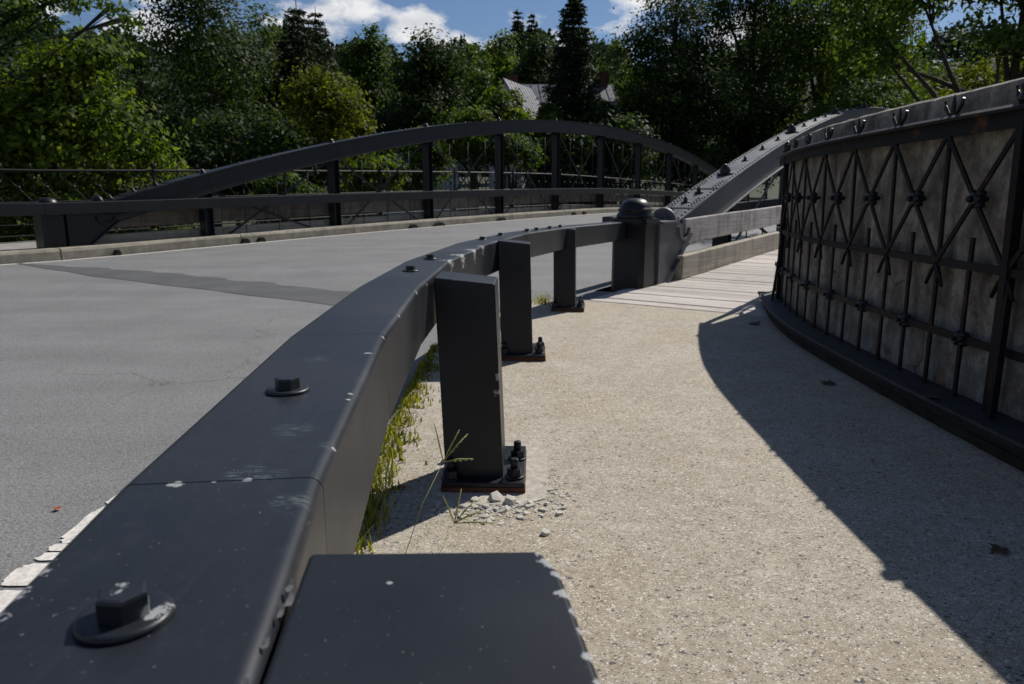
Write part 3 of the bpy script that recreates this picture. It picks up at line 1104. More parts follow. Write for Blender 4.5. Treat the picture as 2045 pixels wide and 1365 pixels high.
fl_mat = simple("peeled grey paint flake", (0.16, 0.16, 0.155), 0.7, 0.4, 80)
rf_ = random.Random(4)
for (x, y, s_) in ((-.158, .315, .010), (-.150, .325, .012), (-.156, .375, .005), (-.158, .42, .004), (-.160, .455, .005), (-.158, .47, .006), (-.163, .488, .005), (-.157, .345, .006)):
    mb = MB()
    V = []
    for j in range(4):
        t_ = j / 3
        w_ = s_ * (.55 - .35 * abs(t_ - .4))
        V += [(x - w_ + rf_.uniform(-.3, .3) * s_, y + s_ * (t_ - .5) * 2, .766 + s_ * (.1 + 1.1 * t_ * t_)), (x + w_, y + s_ * (t_ - .5) * 2, .767 + s_ * (.1 + .8 * t_ * t_))]
    mb.add(V, [(2 * j, 2 * j + 1, 2 * j + 3, 2 * j + 2) for j in range(3)])
    put(mb.build("paint_flake", fl_mat), rail)

# ------------------------------------------------------------------ end pillars and trusses
def pillar(a, p, label, side, mat, group, gmat=None):
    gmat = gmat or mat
    """cast end post; side=-1: gusset faces along +a as on the bridge"""
    root = empty("end_pillar", BW(a, p, 0), label, "pillar", group)
    fr = lambda u, v, w: BW(a + u, p + v, w)
    h = 0.20
    mb = MB()
    zb = -0.1
    for (h_, z0, z1) in ((h, zb, 0.735), (h + .03, .735, .775), (h + .015, .775, .80)):
        c_ = 0.05
        oct_ = [(-h_, -h_ + c_), (-h_ + c_, -h_), (h_ - c_, -h_), (h_, -h_ + c_), (h_, h_ - c_), (h_ - c_, h_), (-h_ + c_, h_), (-h_, h_ - c_)]
        mb.prism(oct_, z0, z1, fr)
    put(mb.build("shaft", mat), root)
    mb = MB()
    mb.lathe([(.205, .80), (.208, .81), (.205, .85), (.185, .862), (.185, .882), (.196, .888), (.196, .902), (.178, .912), (.172, .93), (.15, .972), (.11, 1.005), (.06, 1.02), (.01, 1.024)], 36, Matrix.Translation(BW(a, p, 0)))
    put(mb.build("dome_cap", mat), root)
    # gusset box between pillar and the foot of the chord
    mb = MB()
    g = [(h - .01, -.05), (h + .06, -.05), (h + .90, .60), (h + .84, .66), (h + .60, .735), (h - .01, .735)]
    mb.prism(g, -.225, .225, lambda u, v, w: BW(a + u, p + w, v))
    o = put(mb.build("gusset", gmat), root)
    fix_normals(o)
    mb = MB()
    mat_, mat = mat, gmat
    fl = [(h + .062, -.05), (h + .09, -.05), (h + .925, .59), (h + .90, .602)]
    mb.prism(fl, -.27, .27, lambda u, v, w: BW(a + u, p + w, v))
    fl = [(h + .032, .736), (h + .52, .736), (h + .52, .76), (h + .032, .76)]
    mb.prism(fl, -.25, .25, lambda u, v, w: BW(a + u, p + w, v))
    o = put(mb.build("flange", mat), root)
    fix_normals(o)
    # curved collar under the pin, on both faces
    for sg in (-1, 1):
        mb = MB()
        for i in range(10):
            t0, t1 = math.pi * (1.02 + .092 * i), math.pi * (1.02 + .092 * (i + 1))
            q = [(math.cos(t0) * .15, math.sin(t0) * .15), (math.cos(t1) * .15, math.sin(t1) * .15), (math.cos(t1) * .19, math.sin(t1) * .19), (math.cos(t0) * .19, math.sin(t0) * .19)]
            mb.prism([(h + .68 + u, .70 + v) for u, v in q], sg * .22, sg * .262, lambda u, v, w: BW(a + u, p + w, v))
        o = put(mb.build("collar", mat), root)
        fix_normals(o)
    return root


ARC_T, ARC_C = 3.82, 0.092


def truss(p, sh, label, mat, mat_dark, inner, rivets_on, near):
    """bowstring truss in the plane across=p; sh shifts it along the bridge; inner=+1 when the road is towards +p"""
    dz_ = -0.16 if near else 0.0
    a0 = 9.29 + sh
    S_ = 3.6
    ac = a0 + 5 * S_

    def zt(a):
        return ARC_T + dz_ - ARC_C * ((a - ac) / S_) ** 2

    root = empty("bowstring_truss", BW(a0, p, zd(a0)), label, "truss")
    ae = a0 - 0.61 * S_
    H, Wd = 0.40, 0.36

    def slope(a): return -2 * ARC_C * (a - ac) / S_ / S_

    def ring(a, h0, h1, w0, w1):
        t = Vector((DX, DY, slope(a))).normalized()
        nrm = Vector((-DX * t.z, -DY * t.z, math.hypot(t.x, t.y)))
        c0 = BW(a, p, zt(a))
        return [c0 + zn * w + nrm * h for w, h in ((w0, h0), (w1, h0), (w1, h1), (w0, h1))]

    def strip(mb, al, h0, h1, w0, w1):
        vs = []
        for q in al: vs += ring(q, h0, h1, w0, w1)
        k = 4
        fs = [(i * k + j, i * k + (j + 1) % k, (i + 1) * k + (j + 1) % k, (i + 1) * k + j) for i in range(len(al) - 1) for j in range(k)]
        fs += [(0, 3, 2, 1), tuple((len(al) - 1) * k + j for j in range(4))]
        mb.add(vs, fs)

    ends = [ae] + [a0 + S_ * i for i in range(11)] + [2 * ac - ae]
    for i in range(len(ends) - 1):
        q0, q1 = ends[i] + .004, ends[i + 1] - .004
        al = [q0 + (q1 - q0) * j / 6 for j in range(7)]
        mb = MB()
        strip(mb, al, -H, -0.016, -Wd / 2 + .03, Wd / 2 - .03)       # box body
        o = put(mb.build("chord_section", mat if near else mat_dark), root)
        fix_normals(o)
        mb = MB()
        strip(mb, al, -0.016, 0.0, -Wd / 2 - .02, Wd / 2 + .02)      # cover plate
        c_ = put(mb.build("cover_plate", mat), o)
        fix_normals(c_)
        mb = MB()
        for w in (-Wd / 2 - .012, Wd / 2 - .028):
            strip(mb, al, -H - .012, -H + .0, w, w + .04)
        c_ = put(mb.build("bottom_flange", mat if near else mat_dark), o)
        fix_normals(c_)
    # splice plates near the ends
    for q in (ae + .45, ae + 1.35, 2 * ac - ae - 1.2):
        mb = MB()
        strip(mb, [q, q + .2, q + .42], 0.0, 0.012, -Wd / 2 - .01, Wd / 2 + .01)
        c_ = put(mb.build("splice_plate", mat), root)
        fix_normals(c_)
    # rivets (each only two or three pixels: joined)
    if rivets_on:
        mb = MB()
        q = ae + .06
        while q < a0 + S_ * 6:
            rr = [-.155, .155] if not (ae + .45 < q < ae + .9 or ae + 1.35 < q < ae + 1.8) else [-.155, -.11, .11, .155]
            hh = 0.0 if len(rr) == 2 else 0.012
            t = Vector((DX, DY, slope(q))).normalized()
            nrm = Vector((-DX * t.z, -DY * t.z, math.hypot(t.x, t.y)))
            for w in rr:
                c0 = BW(q, p, zt(q)) + zn * w + nrm * hh
                Mx = frame(c0, t, zn, nrm)
                mb.lathe([(.017, 0), (.015, .008), (.007, .013)], 7, Mx)
            q += 0.115 if len(rr) == 2 else 0.085
        put(mb.build("rivet_rows", M_iron, kind="stuff"), root)
    # capped nuts: small ones along, big ones at panel points
    sm = MB()
    sm.lathe([(.062, 0), (.062, .008), (.03, .012), (.028, .045), (.012, .075), (.004, .085)], 14)
    sm_me = sm.mesh("capped_nut", M_iron)
    bg = MB()
    bg.lathe([(.12, 0), (.12, .018), (.075, .022), (.078, .06), (.06, .10), (.03, .125), (.022, .145), (.003, .15)], 20)
    bg_me = bg.mesh("panel_point_nut", M_iron)
    for i in range(11):
        a = a0 + S_ * i
        t = Vector((DX, DY, slope(a))).normalized()
        nrm = Vector((-DX * t.z, -DY * t.z, math.hypot(t.x, t.y)))
        nk = 1.0 if near else .62
        inst(bg_me, "panel_point_nut", frame(BW(a, p, zt(a)) + nrm * .0, t, zn, nrm) @ Matrix.Scale(nk, 4), root)
        for k in (1, 2, 3):
            q = a + S_ * k / 4
            if i == 10: continue
            t = Vector((DX, DY, slope(q))).normalized()
            nrm = Vector((-DX * t.z, -DY * t.z, math.hypot(t.x, t.y)))
            inst(sm_me, "capped_nut", frame(BW(q, p, zt(q)), t, zn, nrm) @ Matrix.Scale(.9 if near else .5, 4), root)
    for q in (ae + .22, ae + .68, ae + 1.15):
        t = Vector((DX, DY, slope(q))).normalized()
        nrm = Vector((-DX * t.z, -DY * t.z, math.hypot(t.x, t.y)))
        inst(sm_me, "capped_nut", frame(BW(q, p, zt(q)) + nrm * .01, t, zn, nrm), root)
    # end pin: big nut at the foot of the chord
    q = ae - .0
    t = Vector((DX, DY, slope(q))).normalized()
    nrm = Vector((-DX * t.z, -DY * t.z, math.hypot(t.x, t.y)))
    pn = MB()
    Mx = frame(BW(q, p, zt(q)) + nrm * .0, zn, nrm, -t)
    pn.lathe([(.15, -.02), (.155, .03), (.14, .045), (.105, .05)], 28, Mx)
    hx = [(.085 * math.cos(math.pi / 3 * k), .085 * math.sin(math.pi / 3 * k)) for k in range(6)]
    pn.prism(hx, .05, .12, lambda u, v, w: Mx @ Vector((u, v, w)))
    pn.lathe([(.05, .12), (.05, .19), (.04, .2)], 16, Mx)
    put(pn.build("end_nut", mat), root)
    # verticals: H section
    for i in range(11):
        a = a0 + S_ * i
        top = zt(a) - H * math.sqrt(1 + slope(a) ** 2) - 0.002
        b0 = -0.3 + zd(a)
        mb = MB()
        mb.prism([(-.10, -.11), (-.085, -.11), (-.085, .11), (-.10, .11)], b0, top, lambda u, v, w: BW(a + u, p + v, w))
        mb.prism([(.085, -.11), (.10, -.11), (.10, .11), (.085, .11)], b0, top, lambda u, v, w: BW(a + u, p + v, w))
        mb.prism([(-.085, -.008), (.085, -.008), (.085, .008), (-.085, .008)], b0, top - .01, lambda u, v, w: BW(a + u, p + v, w))
        put(mb.build("vertical_post", mat_dark), root)
    # crossed diagonals and thin hangers
    for i in range(10):
        qa, qb = a0 + S_ * i + .12, a0 + S_ * (i + 1) - .12
        zb_a, zb_b = zd(qa) - .1, zd(qb) - .1
        for (u0, z0, u1, z1, off) in ((qa, zt(qa) - H - .02, qb, zb_b, -.03), (qa, zb_a, qb, zt(qb) - H - .02, .03)):
            mb = MB()
            d = (BW(u1, p, z1) - BW(u0, p, z0))
            t = d.normalized()
            nn_ = t.cross(zn).normalized()
            Mx = frame(BW(u0, p + off, z0), t, zn, nn_)
            mb.box((0, -.008, -.024), (d.length, .008, .024), Mx)
            put(mb.build("diagonal_bar", mat_dark if off < 0 or not near else mat), root)
        for k in (1, 2, 3):
            q = a0 + S_ * (i + k / 4)
            mb = MB()
            mb.tube([BW(q, p - .09, zd(q) - .1), BW(q, p - .09, zt(q) - H - .0)], .011, 6)
            put(mb.build("hanger_rod", mat_dark), root)
    # timber rail and kerb boards on the walkway side
    wside = -inner
    tp = p + wside * 0.20
    rb = random.Random(int(p * 10))
    al = ae + .12
    timber = []
    first = True
    while al < 2 * ac - ae - .3:
        ln = min(3.6 if al > ae + 1 else a0 + .1 - al + 0.4, 2 * ac - ae - .2 - al)
        for (z0, z1, th, nm, mt, js) in ((.40, .71, .05, "rail_board", M_board if near else M_board_shade, 0.0), (0.0, .285, .13, "kerb_timber", M_curbwood, 0.0)):
            u0, u1 = al + .006 + js, al + ln - .006 + js
            if first: u0 -= .30 if nm == 'kerb_timber' else .05
            nn = 4
            vs = []
            ww = sorted((tp, tp + wside * th))
            for j in range(nn + 1):
                u = u0 + (u1 - u0) * j / nn
                zz = zd(u) + rb.uniform(-.004, .004)
                r_ = .012
                for (w, z) in ((ww[0] + r_, z0), (ww[1] - r_, z0), (ww[1], z0 + r_), (ww[1], z1 - r_), (ww[1] - r_, z1), (ww[0] + r_, z1), (ww[0], z1 - r_), (ww[0], z0 + r_)):
                    vs.append(BW(u, w, z + zz))
            k = 8
            fs = [(j * k + m, j * k + (m + 1) % k, (j + 1) * k + (m + 1) % k, (j + 1) * k + m) for j in range(nn) for m in range(k)]
            fs += [tuple(range(k)), tuple(nn * k + m for m in range(k - 1, -1, -1))]
            mb = MB()
            mb.add(vs, fs)
            timber.append((nm, mb, mt))
        al += ln
        first = False
    return root, timber, (a0, ae, ac)


near_t, near_boards, (na0, nae, nac) = truss(3.55, 1.45, "nearer arched truss with riveted top plate rising beside the plank walkway", M_truss, M_truss_far, 1, True, True)
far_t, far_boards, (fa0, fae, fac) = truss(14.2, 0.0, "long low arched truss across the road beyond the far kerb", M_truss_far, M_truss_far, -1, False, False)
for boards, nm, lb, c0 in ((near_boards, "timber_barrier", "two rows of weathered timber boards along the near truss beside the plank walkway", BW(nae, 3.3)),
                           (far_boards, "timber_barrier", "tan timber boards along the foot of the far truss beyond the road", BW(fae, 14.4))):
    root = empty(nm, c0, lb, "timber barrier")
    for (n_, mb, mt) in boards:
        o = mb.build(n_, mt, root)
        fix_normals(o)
pillar(nae - .90, 3.53, "domed black iron pillar at the foot of the nearer truss", -1, M_iron, "domed iron pillars", M_truss)  # gusset in the paler truss paint: its sunlit grey is put into the colour
pillar(fae - .90, 14.2, "domed dark pillar across the road at the left foot of the far truss", -1, M_iron, "domed iron pillars")


# guard beams along the trusses on the road side
def beam_rail(p, al, zoff, label, h=.2, w=.14, mat=M_rail, posts=()):
    root = empty("bridge_guard_rail", BW(al[0], p, 0), label, "guard rail")
    pr = rrect(w, h, .012, 2)
    for i in range(len(al) - 1):
        q0, q1 = al[i] + .003, al[i + 1] - .003
        nn = 4
        vs = []
        for j in range(nn + 1):
            q = q0 + (q1 - q0) * j / nn
            for u, v in pr: vs.append(BW(q, p + u, v + zoff - h / 2 + zd(q)))
        k = len(pr)
        fs = [(j * k + m, j * k + (m + 1) % k, (j + 1) * k + (m + 1) % k, (j + 1) * k + m) for j in range(nn) for m in range(k)]
        fs += [tuple(range(k)), tuple(nn * k + m for m in range(k - 1, -1, -1))]
        mb = MB()
        mb.add(vs, fs)
        o = put(mb.build("rail_section", mat), root)
        fix_normals(o)
    for q in posts:
        mb = MB()
        mb.prism([(-.08, .0), (.08, .0), (.08, .16), (-.08, .16)], -.05 + zd(q), zoff - .01 + zd(q), lambda u, v, w_: BW(q + u, p + v + .075, w_))
        put(mb.build("post", mat), root)
    return root


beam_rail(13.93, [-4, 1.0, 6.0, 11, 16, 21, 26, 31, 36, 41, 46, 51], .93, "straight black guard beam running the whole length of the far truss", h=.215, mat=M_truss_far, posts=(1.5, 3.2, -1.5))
beam_rail(3.93, [7.75, 12, 17, 22, 27, 32, 37, 42, 47], .77, "black guard beam on the road side of the nearer truss behind the timber boards", h=.2)

# ------------------------------------------------------------------ ornamental railing, far side
frail = empty("far_railing", BW(2, 16.3, .125), "thin black lattice railing on the far edge of the bridge in front of the trees", "railing")
P_ = 16.3


def bar3(mb, A, B, r, n=4):
    mb.tube([A, B], r, n, smooth=False)


for (z, r) in ((1.40, .030), (.78, .016), (.34, .014), (.12, .02)):
    mb = MB()
    al = [-3 + 2.0 * i for i in range(28)]
    mb.tube([BW(q, P_, .125 + z + zd(q)) for q in al], r, 6)
    put(mb.build("rail", M_fence), frail)
mb = MB()
q = -3.0
k = 0
while q < 50:
    zz = .125 + zd(q)
    bar3(mb, BW(q, P_, zz + .12), BW(q, P_, zz + (1.38 if k % 2 == 0 else .92)), .009)
    if k % 2 == 0:
        bar3(mb, BW(q, P_, zz + 1.36), BW(q + .52, P_, zz + .78), .009)
        bar3(mb, BW(q, P_, zz + .78), BW(q + .52, P_, zz + 1.36), .009)
        mb.lathe([(.01, -.05), (.04, -.02), (.045, .02), (.01, .05)], 6, frame(BW(q + .26, P_, zz + 1.07), Vector((1, 0, 0)), Vector((0, 1, 0)), Vector((0, 0, 1))))
        mb.lathe([(.012, 1.42), (.022, 1.47), (.004, 1.55)], 5, Matrix.Translation(BW(q, P_, zz)))
    else:
        mb.lathe([(.01, -.05), (.035, -.02), (.035, .02), (.01, .05)], 6, Matrix.Translation(BW(q, P_, zz + .34)))
    q += .26
    k += 1
put(mb.build("lattice", M_fence, kind="stuff"), frail)
for i in range(15):
    q = -1.5 + 3.64 * i
    mb = MB()
    mb.box((-.025, -.025, 0), (.025, .025, 1.46), Matrix.Translation(BW(q, P_, .125 + zd(q))))
    mb.lathe([(.02, 1.46), (.04, 1.50), (.045, 1.53), (.02, 1.57), (.006, 1.62)], 10, Matrix.Translation(BW(q, P_, .125 + zd(q))))
    put(mb.build("post", M_fence), frail)

# ------------------------------------------------------------------ retaining wall, ledge, near railing
def arc(pts):
    s = [0.0]
    for i in range(1, len(pts)): s.append(s[-1] + (pts[i] - pts[i - 1]).length)
    return s


FS = arc(FL)


def at_s(s_):
    s_ = max(0.0, min(FS[-1], s_))
    for i in range(len(FS) - 1):
        if FS[i + 1] >= s_:
            t = (s_ - FS[i]) / (FS[i + 1] - FS[i])
            tg = (FL[i + 1] - FL[i]).normalized()
            return FL[i].lerp(FL[i + 1], t), tg
    return FL[-1], (FL[-1] - FL[-2]).normalized()


def s_of_y(y):
    for i in range(len(FL) - 1):
        if FL[i].y <= y <= FL[i + 1].y:
            return FS[i] + (FS[i + 1] - FS[i]) * (y - FL[i].y) / (FL[i + 1].y - FL[i].y)
    return FS[-1]


def ribbon(mb, s0, s1, prof, n=48, jit=0.0, seed=1, closed=True):
    """prof: list of (out, z); out positive = away from the path (to the right)"""
    rr = random.Random(seed)
    vs = []
    k = len(prof)
    for i in range(n + 1):
        P, t = at_s(s0 + (s1 - s0) * i / n)
        rt = Vector((t.y, -t.x, 0))
        for o_, z in prof: vs.append(P + rt * (o_ + rr.uniform(-jit, jit)) + Vector((0, 0, z + (rr.uniform(-jit, jit) if z > .2 else 0))))
    fs = [(i * k + j, i * k + (j + 1) % k, (i + 1) * k + (j + 1) % k, (i + 1) * k + j) for i in range(n) for j in range(k)]
    fs += [tuple(range(k)), tuple(n * k + j for j in range(k - 1, -1, -1))]
    mb.add(vs, fs)


sE = FS[-1]
mb = MB()
ribbon(mb, 0, sE - .0, [(.055, .10), (.055, .8), (.055, 1.50), (.063, 1.53), (.09, 1.545), (.40, 1.55), (.44, 1.53), (.46, .8), (.46, -.2), (.055, -.2)], 90, .003, 4)
wall = mb.build("retaining_wall", M_wall)
fix_normals(wall)
tag(wall, "curved stained concrete wall behind the iron railing on the right", "wall")
mb = MB()
ribbon(mb, 0, sE - .0, [(-.135, .085), (-.15, .11), (-.145, .122), (.053, .122), (.053, .05), (-.11, .05)], 90, .0015, 6)
P, t = at_s(sE)
ledge = mb.build("stone_ledge", simple("dark painted ledge", (0.03, 0.032, 0.035), 0.6, 0.4, 12, 0.4, 0.004), wall)
fix_normals(ledge)
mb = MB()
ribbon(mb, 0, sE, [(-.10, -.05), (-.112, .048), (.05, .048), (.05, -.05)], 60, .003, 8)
o = mb.build("footing", simple("footing in underside shade colour", (0.03, 0.024, 0.019), 0.9, 0.5, 10), wall)  # shade beneath the ledge is put into this dark colour
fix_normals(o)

fence = empty("iron_railing", at_s(s_of_y(3.05))[0] + Vector((0, 0, .12)), "black wrought iron railing with crossed bars and spear tips along the curved wall", "railing")
ZL, ZB, ZM, ZT = .122, .40, .735, 1.335
LEAN = -.012                    # upper part leans a little over the path
# rails
for (prof_, nm) in (([(LEAN - .045, ZT + .055), (LEAN - .05, ZT + .068), (LEAN - .03, ZT + .082), (LEAN + .03, ZT + .082), (LEAN + .05, ZT + .07), (LEAN + .05, ZT + .06), (LEAN + .016, ZT + .055), (LEAN + .016, ZT - .01), (LEAN - .016, ZT - .01), (LEAN - .016, ZT + .055)], "top_rail"),
                    ([(-.011, ZM - .018), (-.011, ZM + .018), (.011, ZM + .018), (.011, ZM - .018)], "middle_rail"),
                    ([(-.006, ZB - .018), (-.006, ZB + .018), (.006, ZB + .018), (.006, ZB - .018)], "lower_rail")):
    mb = MB()
    ribbon(mb, 0, sE, prof_, 100)
    o = mb.build(nm, M_fence, fence)
    fix_normals(o)

BAY = .515
s_post = s_of_y(3.05)
main = [s_post + BAY * i for i in range(-7, 20) if 0.05 < s_post + BAY * i < sE - 0.02]


def fpt(s_, z):
    P, t = at_s(s_)
    rt = Vector((t.y, -t.x, 0))
    k = 0 if z <= ZM else (z - ZM) / (ZT - ZM) * LEAN
    return P + rt * k + Vector((0, 0, z)), t, rt


def flat_bar(A, B, side, w, th, name, mat=M_fence, shift=0.0):
    d = B - A
    x = d.normalized()
    nrm = x.cross(side).normalized()       # out of the panel
    y = nrm.cross(x)
    M = frame(A + nrm * shift, x, y, nrm)
    mb = MB()
    mb.box((0, -w / 2, -th / 2), (d.length, w / 2, th / 2), M)
    return mb.build(name, mat, fence)


# clamp rosette
def rosette_mesh(name, r):
    mb = MB()
    mb.lathe([(r * .55, -.028), (r * .9, -.022), (r, -.008), (r, .008), (r * .9, .022), (r * .55, .028)], 12)
    mb.lathe([(r * .4, .028), (r * .42, .042), (r * .2, .05)], 8)
    mb.lathe([(r * .2, -.05), (r * .42, -.042), (r * .4, -.028)], 8)
    for k in range(4):
        a = math.pi / 4 + k * math.pi / 2
        mb.lathe([(.004, -.022), (.014, -.016), (.017, 0), (.014, .016), (.004, .022)], 8, Matrix.Translation((math.cos(a) * r * 1.05, math.sin(a) * r * 1.05, 0)))
    return mb.mesh(name, M_iron)


ros_me = rosette_mesh("rosette", .034)
ros2_me = rosette_mesh("rosette", .027)
# spear finial: central spike and two drooping leaves
def finial_mesh():
    mb = MB()
    mb.lathe([(.012, 0), (.009, .02), (.011, .05), (.009, .075), (.003, .105)], 8)
    for sg in (-1, 1):
        mb.tube([(0, 0, .0), (sg * .034, 0, .022), (sg * .062, 0, .050), (sg * .076, 0, .082)], [.007, .008, .011, .006], 7)
    return mb.mesh("spear_finial", M_iron)


fin_me = finial_mesh()
def prong_mesh():
    mb = MB()
    for sg in (-1, 1):
        mb.tube([(0, 0, -.015), (sg * .034, 0, -.05), (sg * .070, 0, -.115)], [.009, .011, .009], 6)
    return mb.mesh("arrow_prong", M_fence)


prong_me = prong_mesh()
for i, s_ in enumerate(main):
    A, t, rt = fpt(s_, ZL)
    is_post = abs(s_ - s_post) < .01 or abs(s_ - s_post - 7 * BAY) < 0.01 or abs(s_ - s_post + 6 * BAY) < .01
    B, _, _ = fpt(s_, ZM)
    C, _, _ = fpt(s_, ZT)
    w = .024
    if is_post:
        flat_bar(A, fpt(s_, ZM)[0], t, .042, .042, "post")
        flat_bar(B, fpt(s_, ZT + .09)[0], t, .042, .042, "post")
        M = frame(fpt(s_, ZT + .09)[0], t, rt, Vector((0, 0, 1)))
        inst(MB().lathe([(.034, 0), (.04, .008), (.03, .02), (.024, .04), (.032, .06), (.02, .085), (.005, .10)], 14).mesh("post_finial", M_iron), "post_finial", M, fence)
        # raking brace towards the ledge
        flat_bar(fpt(s_ - .02, ZM - .02)[0], A + t * (-.10) - rt * .06, t, .022, .022, "raking_brace")
    else:
        flat_bar(A, B, t, w, .012, "baluster")
        flat_bar(B, C, t, w, .012, "baluster")
    inst(fin_me, "spear_finial", frame(fpt(s_, ZT)[0] + Vector((0, 0, .075)), t, rt, Vector((0, 0, 1))), fence)
    inst(prong_me, "arrow_prong", frame(fpt(s_, ZM)[0] - rt * .012, t, rt, Vector((0, 0, 1))), fence)
    if i < len(main) - 1:
        sm_ = s_ + BAY / 2
        A2, t2, r2 = fpt(sm_, ZL)
        flat_bar(A2, fpt(sm_, ZM + .13)[0], t2, w, .012, "baluster")
        s2 = main[i + 1]
        flat_bar(fpt(s_, ZT)[0], fpt(s2, ZM)[0], t2, w, .010, "cross_brace", shift=-.012)
        flat_bar(fpt(s_, ZM)[0], fpt(s2, ZT)[0], t2, w, .010, "cross_brace", shift=.012)
        zc = (ZM + ZT) / 2
        P1, _, _ = fpt(sm_, zc)
        inst(ros_me, "rosette", frame(P1, t2, Vector((0, 0, 1)), -r2), fence)
        P2, _, _ = fpt(sm_, ZB)
        inst(ros2_me, "rosette", frame(P2, t2, Vector((0, 0, 1)), -r2), fence)

# continuing railing on the bridge behind the wall's end
brail = empty("walkway_railing", BW(8.3, 1.75, 0), "black railing of the plank walkway seen edge on past the wall end", "railing")
Pb, tb = at_s(sE)
pa = Pb.x * DX + Pb.y * DY
pp = Pb.x * NX + Pb.y * NY
for (z, r) in ((1.40, .03), (.735, .014), (.40, .012), (.12, .016)):
    mb = MB()
    mb.tube([Pb + Vector((0.02, 0.03, z))] + [BW(pa + q, pp - .0, z + zd(pa + q)) for q in (.35, 2, 5, 10, 20, 30)], r, 6)
    put(mb.build("rail", M_fence), brail)
mb = MB()
for i in range(110):
    q = pa + .10 + .26 * i
    zz = zd(q)
    c_ = BW(q, pp, zz)
    mb.tube([c_ + Vector((0, 0, .05)), c_ + Vector((0, 0, 1.36 if i % 2 else .88))], .010, 4, smooth=False)
    if i % 2:
        mb.tube([c_ + Vector((0, 0, 1.36)), BW(q + .52, pp, zz + .735)], .010, 4, smooth=False)
        mb.tube([c_ + Vector((0, 0, .735)), BW(q + .52, pp, zz + 1.36)], .010, 4, smooth=False)
put(mb.build("lattice", M_fence, kind="stuff"), brail)

# ------------------------------------------------------------------ trees
def leaves_obj(name, pts, size, mat, parent, r, flat=0.35, aspect=.62, tint=None, axis=None, out=None):
    n = len(pts)
    nr = r.normal(size=(n, 3))
    if out is not None: nr = nr * .5 + out
    if out is None: nr[:, 2] = np.abs(nr[:, 2])
    nr[:, 2] += flat
    nr /= np.linalg.norm(nr, axis=1)[:, None]
    u = r.normal(size=(n, 3))
    if axis is not None: u = axis + u * 0.25
    u -= nr * (u * nr).sum(1)[:, None]
    u /= np.linalg.norm(u, axis=1)[:, None]
    w = np.cross(nr, u)
    sz = (size * r.uniform(.45, 1.45, n))[:, None]
    u = u * sz
    w = w * sz * aspect
    bend = nr * sz * .18
    v = np.stack([pts - u, pts - w * .9 + u * .1 - bend, pts + u, pts + w * .9 + u * .1 - bend], 1).reshape(-1, 3)
    me = bpy.data.meshes.new(name)
    me.vertices.add(4 * n)
    me.vertices.foreach_set("co", v.astype(np.float32).ravel())
    me.loops.add(4 * n)
    me.loops.foreach_set("vertex_index", np.arange(4 * n, dtype=np.int32))
    me.polygons.add(n)
    me.polygons.foreach_set("loop_start", np.arange(0, 4 * n, 4, dtype=np.int32))
    me.update(calc_edges=True)
    at = me.attributes.new("tint", 'FLOAT', 'POINT')
    tt = r.uniform(0, 1, n) if tint is None else np.clip(tint + r.normal(0, .18, n), 0, 1)
    at.data.foreach_set("value", np.repeat(tt, 4).astype(np.float32))
    me.materials.append(mat)
    o = bpy.data.objects.new(name, me)
    link(o)
    put(o, parent)
    return o


def lobes_points(lobes, n_clump, per, r, cr, shell=.75):
    """clumps near the skin of each lobe; (cx, cy, cz, rx, ry, rz)"""
    vol = np.array([(l_[3] * l_[4] * l_[5]) ** .667 for l_ in lobes])
    cnt = np.maximum(3, (n_clump * vol / vol.sum()).astype(int))
    P, T, C, O = [], [], [], []
    for l_, c in zip(lobes, cnt):
        d = r.normal(size=(c, 3))
        d /= np.linalg.norm(d, axis=1)[:, None]
        rad = shell + (1.04 - shell) * r.uniform(0, 1, c) ** .7
        deep = r.uniform(0, 1, c) < .22
        rad[deep] *= r.uniform(.2, .9, deep.sum())
        ctr = np.array(l_[:3]) + d * rad[:, None] * np.array(l_[3:6])
        ct = np.clip(r.normal(.45, .3, c), 0, 1)
        sz = r.uniform(.6, 1.4, c)
        k = np.repeat(np.arange(c), per)
        off = r.normal(size=(len(k), 3)) * (cr * sz[k])[:, None] * np.array([1, 1, .6])
        P.append(ctr[k] + off)
        T.append(ct[k])
        C.append(ctr)
        O.append(d[k])
    return np.concatenate(P), np.concatenate(T), np.concatenate(O)


def broadleaf(name, x, y, lobes, mat, label, cat, seed, n_clump=260, per=40, cr=.45, leaf=.12, group=None, trunk_r=.22, flat=.35, base_z=None, shell=.75, limb=.45):
    r = np.random.default_rng(seed)
    zb = terrain(x, y) - .1 if base_z is None else base_z
    root = empty(name, (x, y, zb), label, cat, group)
    pts, tt, ctr = lobes_points(lobes, n_clump, per, r, cr, shell)
    leaves_obj("crown", pts, leaf, mat, root, r, flat=flat, tint=tt, out=ctr)
    mb = MB()
    top = max(l_[2] for l_ in lobes)
    zs = np.linspace(0, 1, 6)
    tr = [Vector((x + r.normal(0, .10) * k, y + r.normal(0, .10) * k, zb + (top - zb) * k)) for k in zs]
    mb.tube(tr, [trunk_r * (1.15 - .85 * k) for k in zs], 8)
    for l_ in lobes:
        k = r.uniform(.3, .7)
        s0 = tr[0].lerp(tr[-1], k)
        e = Vector(l_[:3])
        m1 = s0.lerp(e, .5) + Vector((r.normal(0, .2), r.normal(0, .2), r.uniform(-.1, .4)))
        mb.tube([s0, m1, e], [trunk_r * limb, trunk_r * limb * .62, trunk_r * limb * .22], 6)
        for j in range(4):
            d = Vector(r.normal(size=3))
            d.normalize()
            e2 = e + Vector((d.x * l_[3], d.y * l_[4], d.z * l_[5])) * .85
            mb.tube([m1.lerp(e, .6), e.lerp(e2, .5) + Vector((0, 0, .08)), e2], [trunk_r * .14, trunk_r * .09, trunk_r * .03], 4)
    put(mb.build("trunk", M_bark), root)
    return root


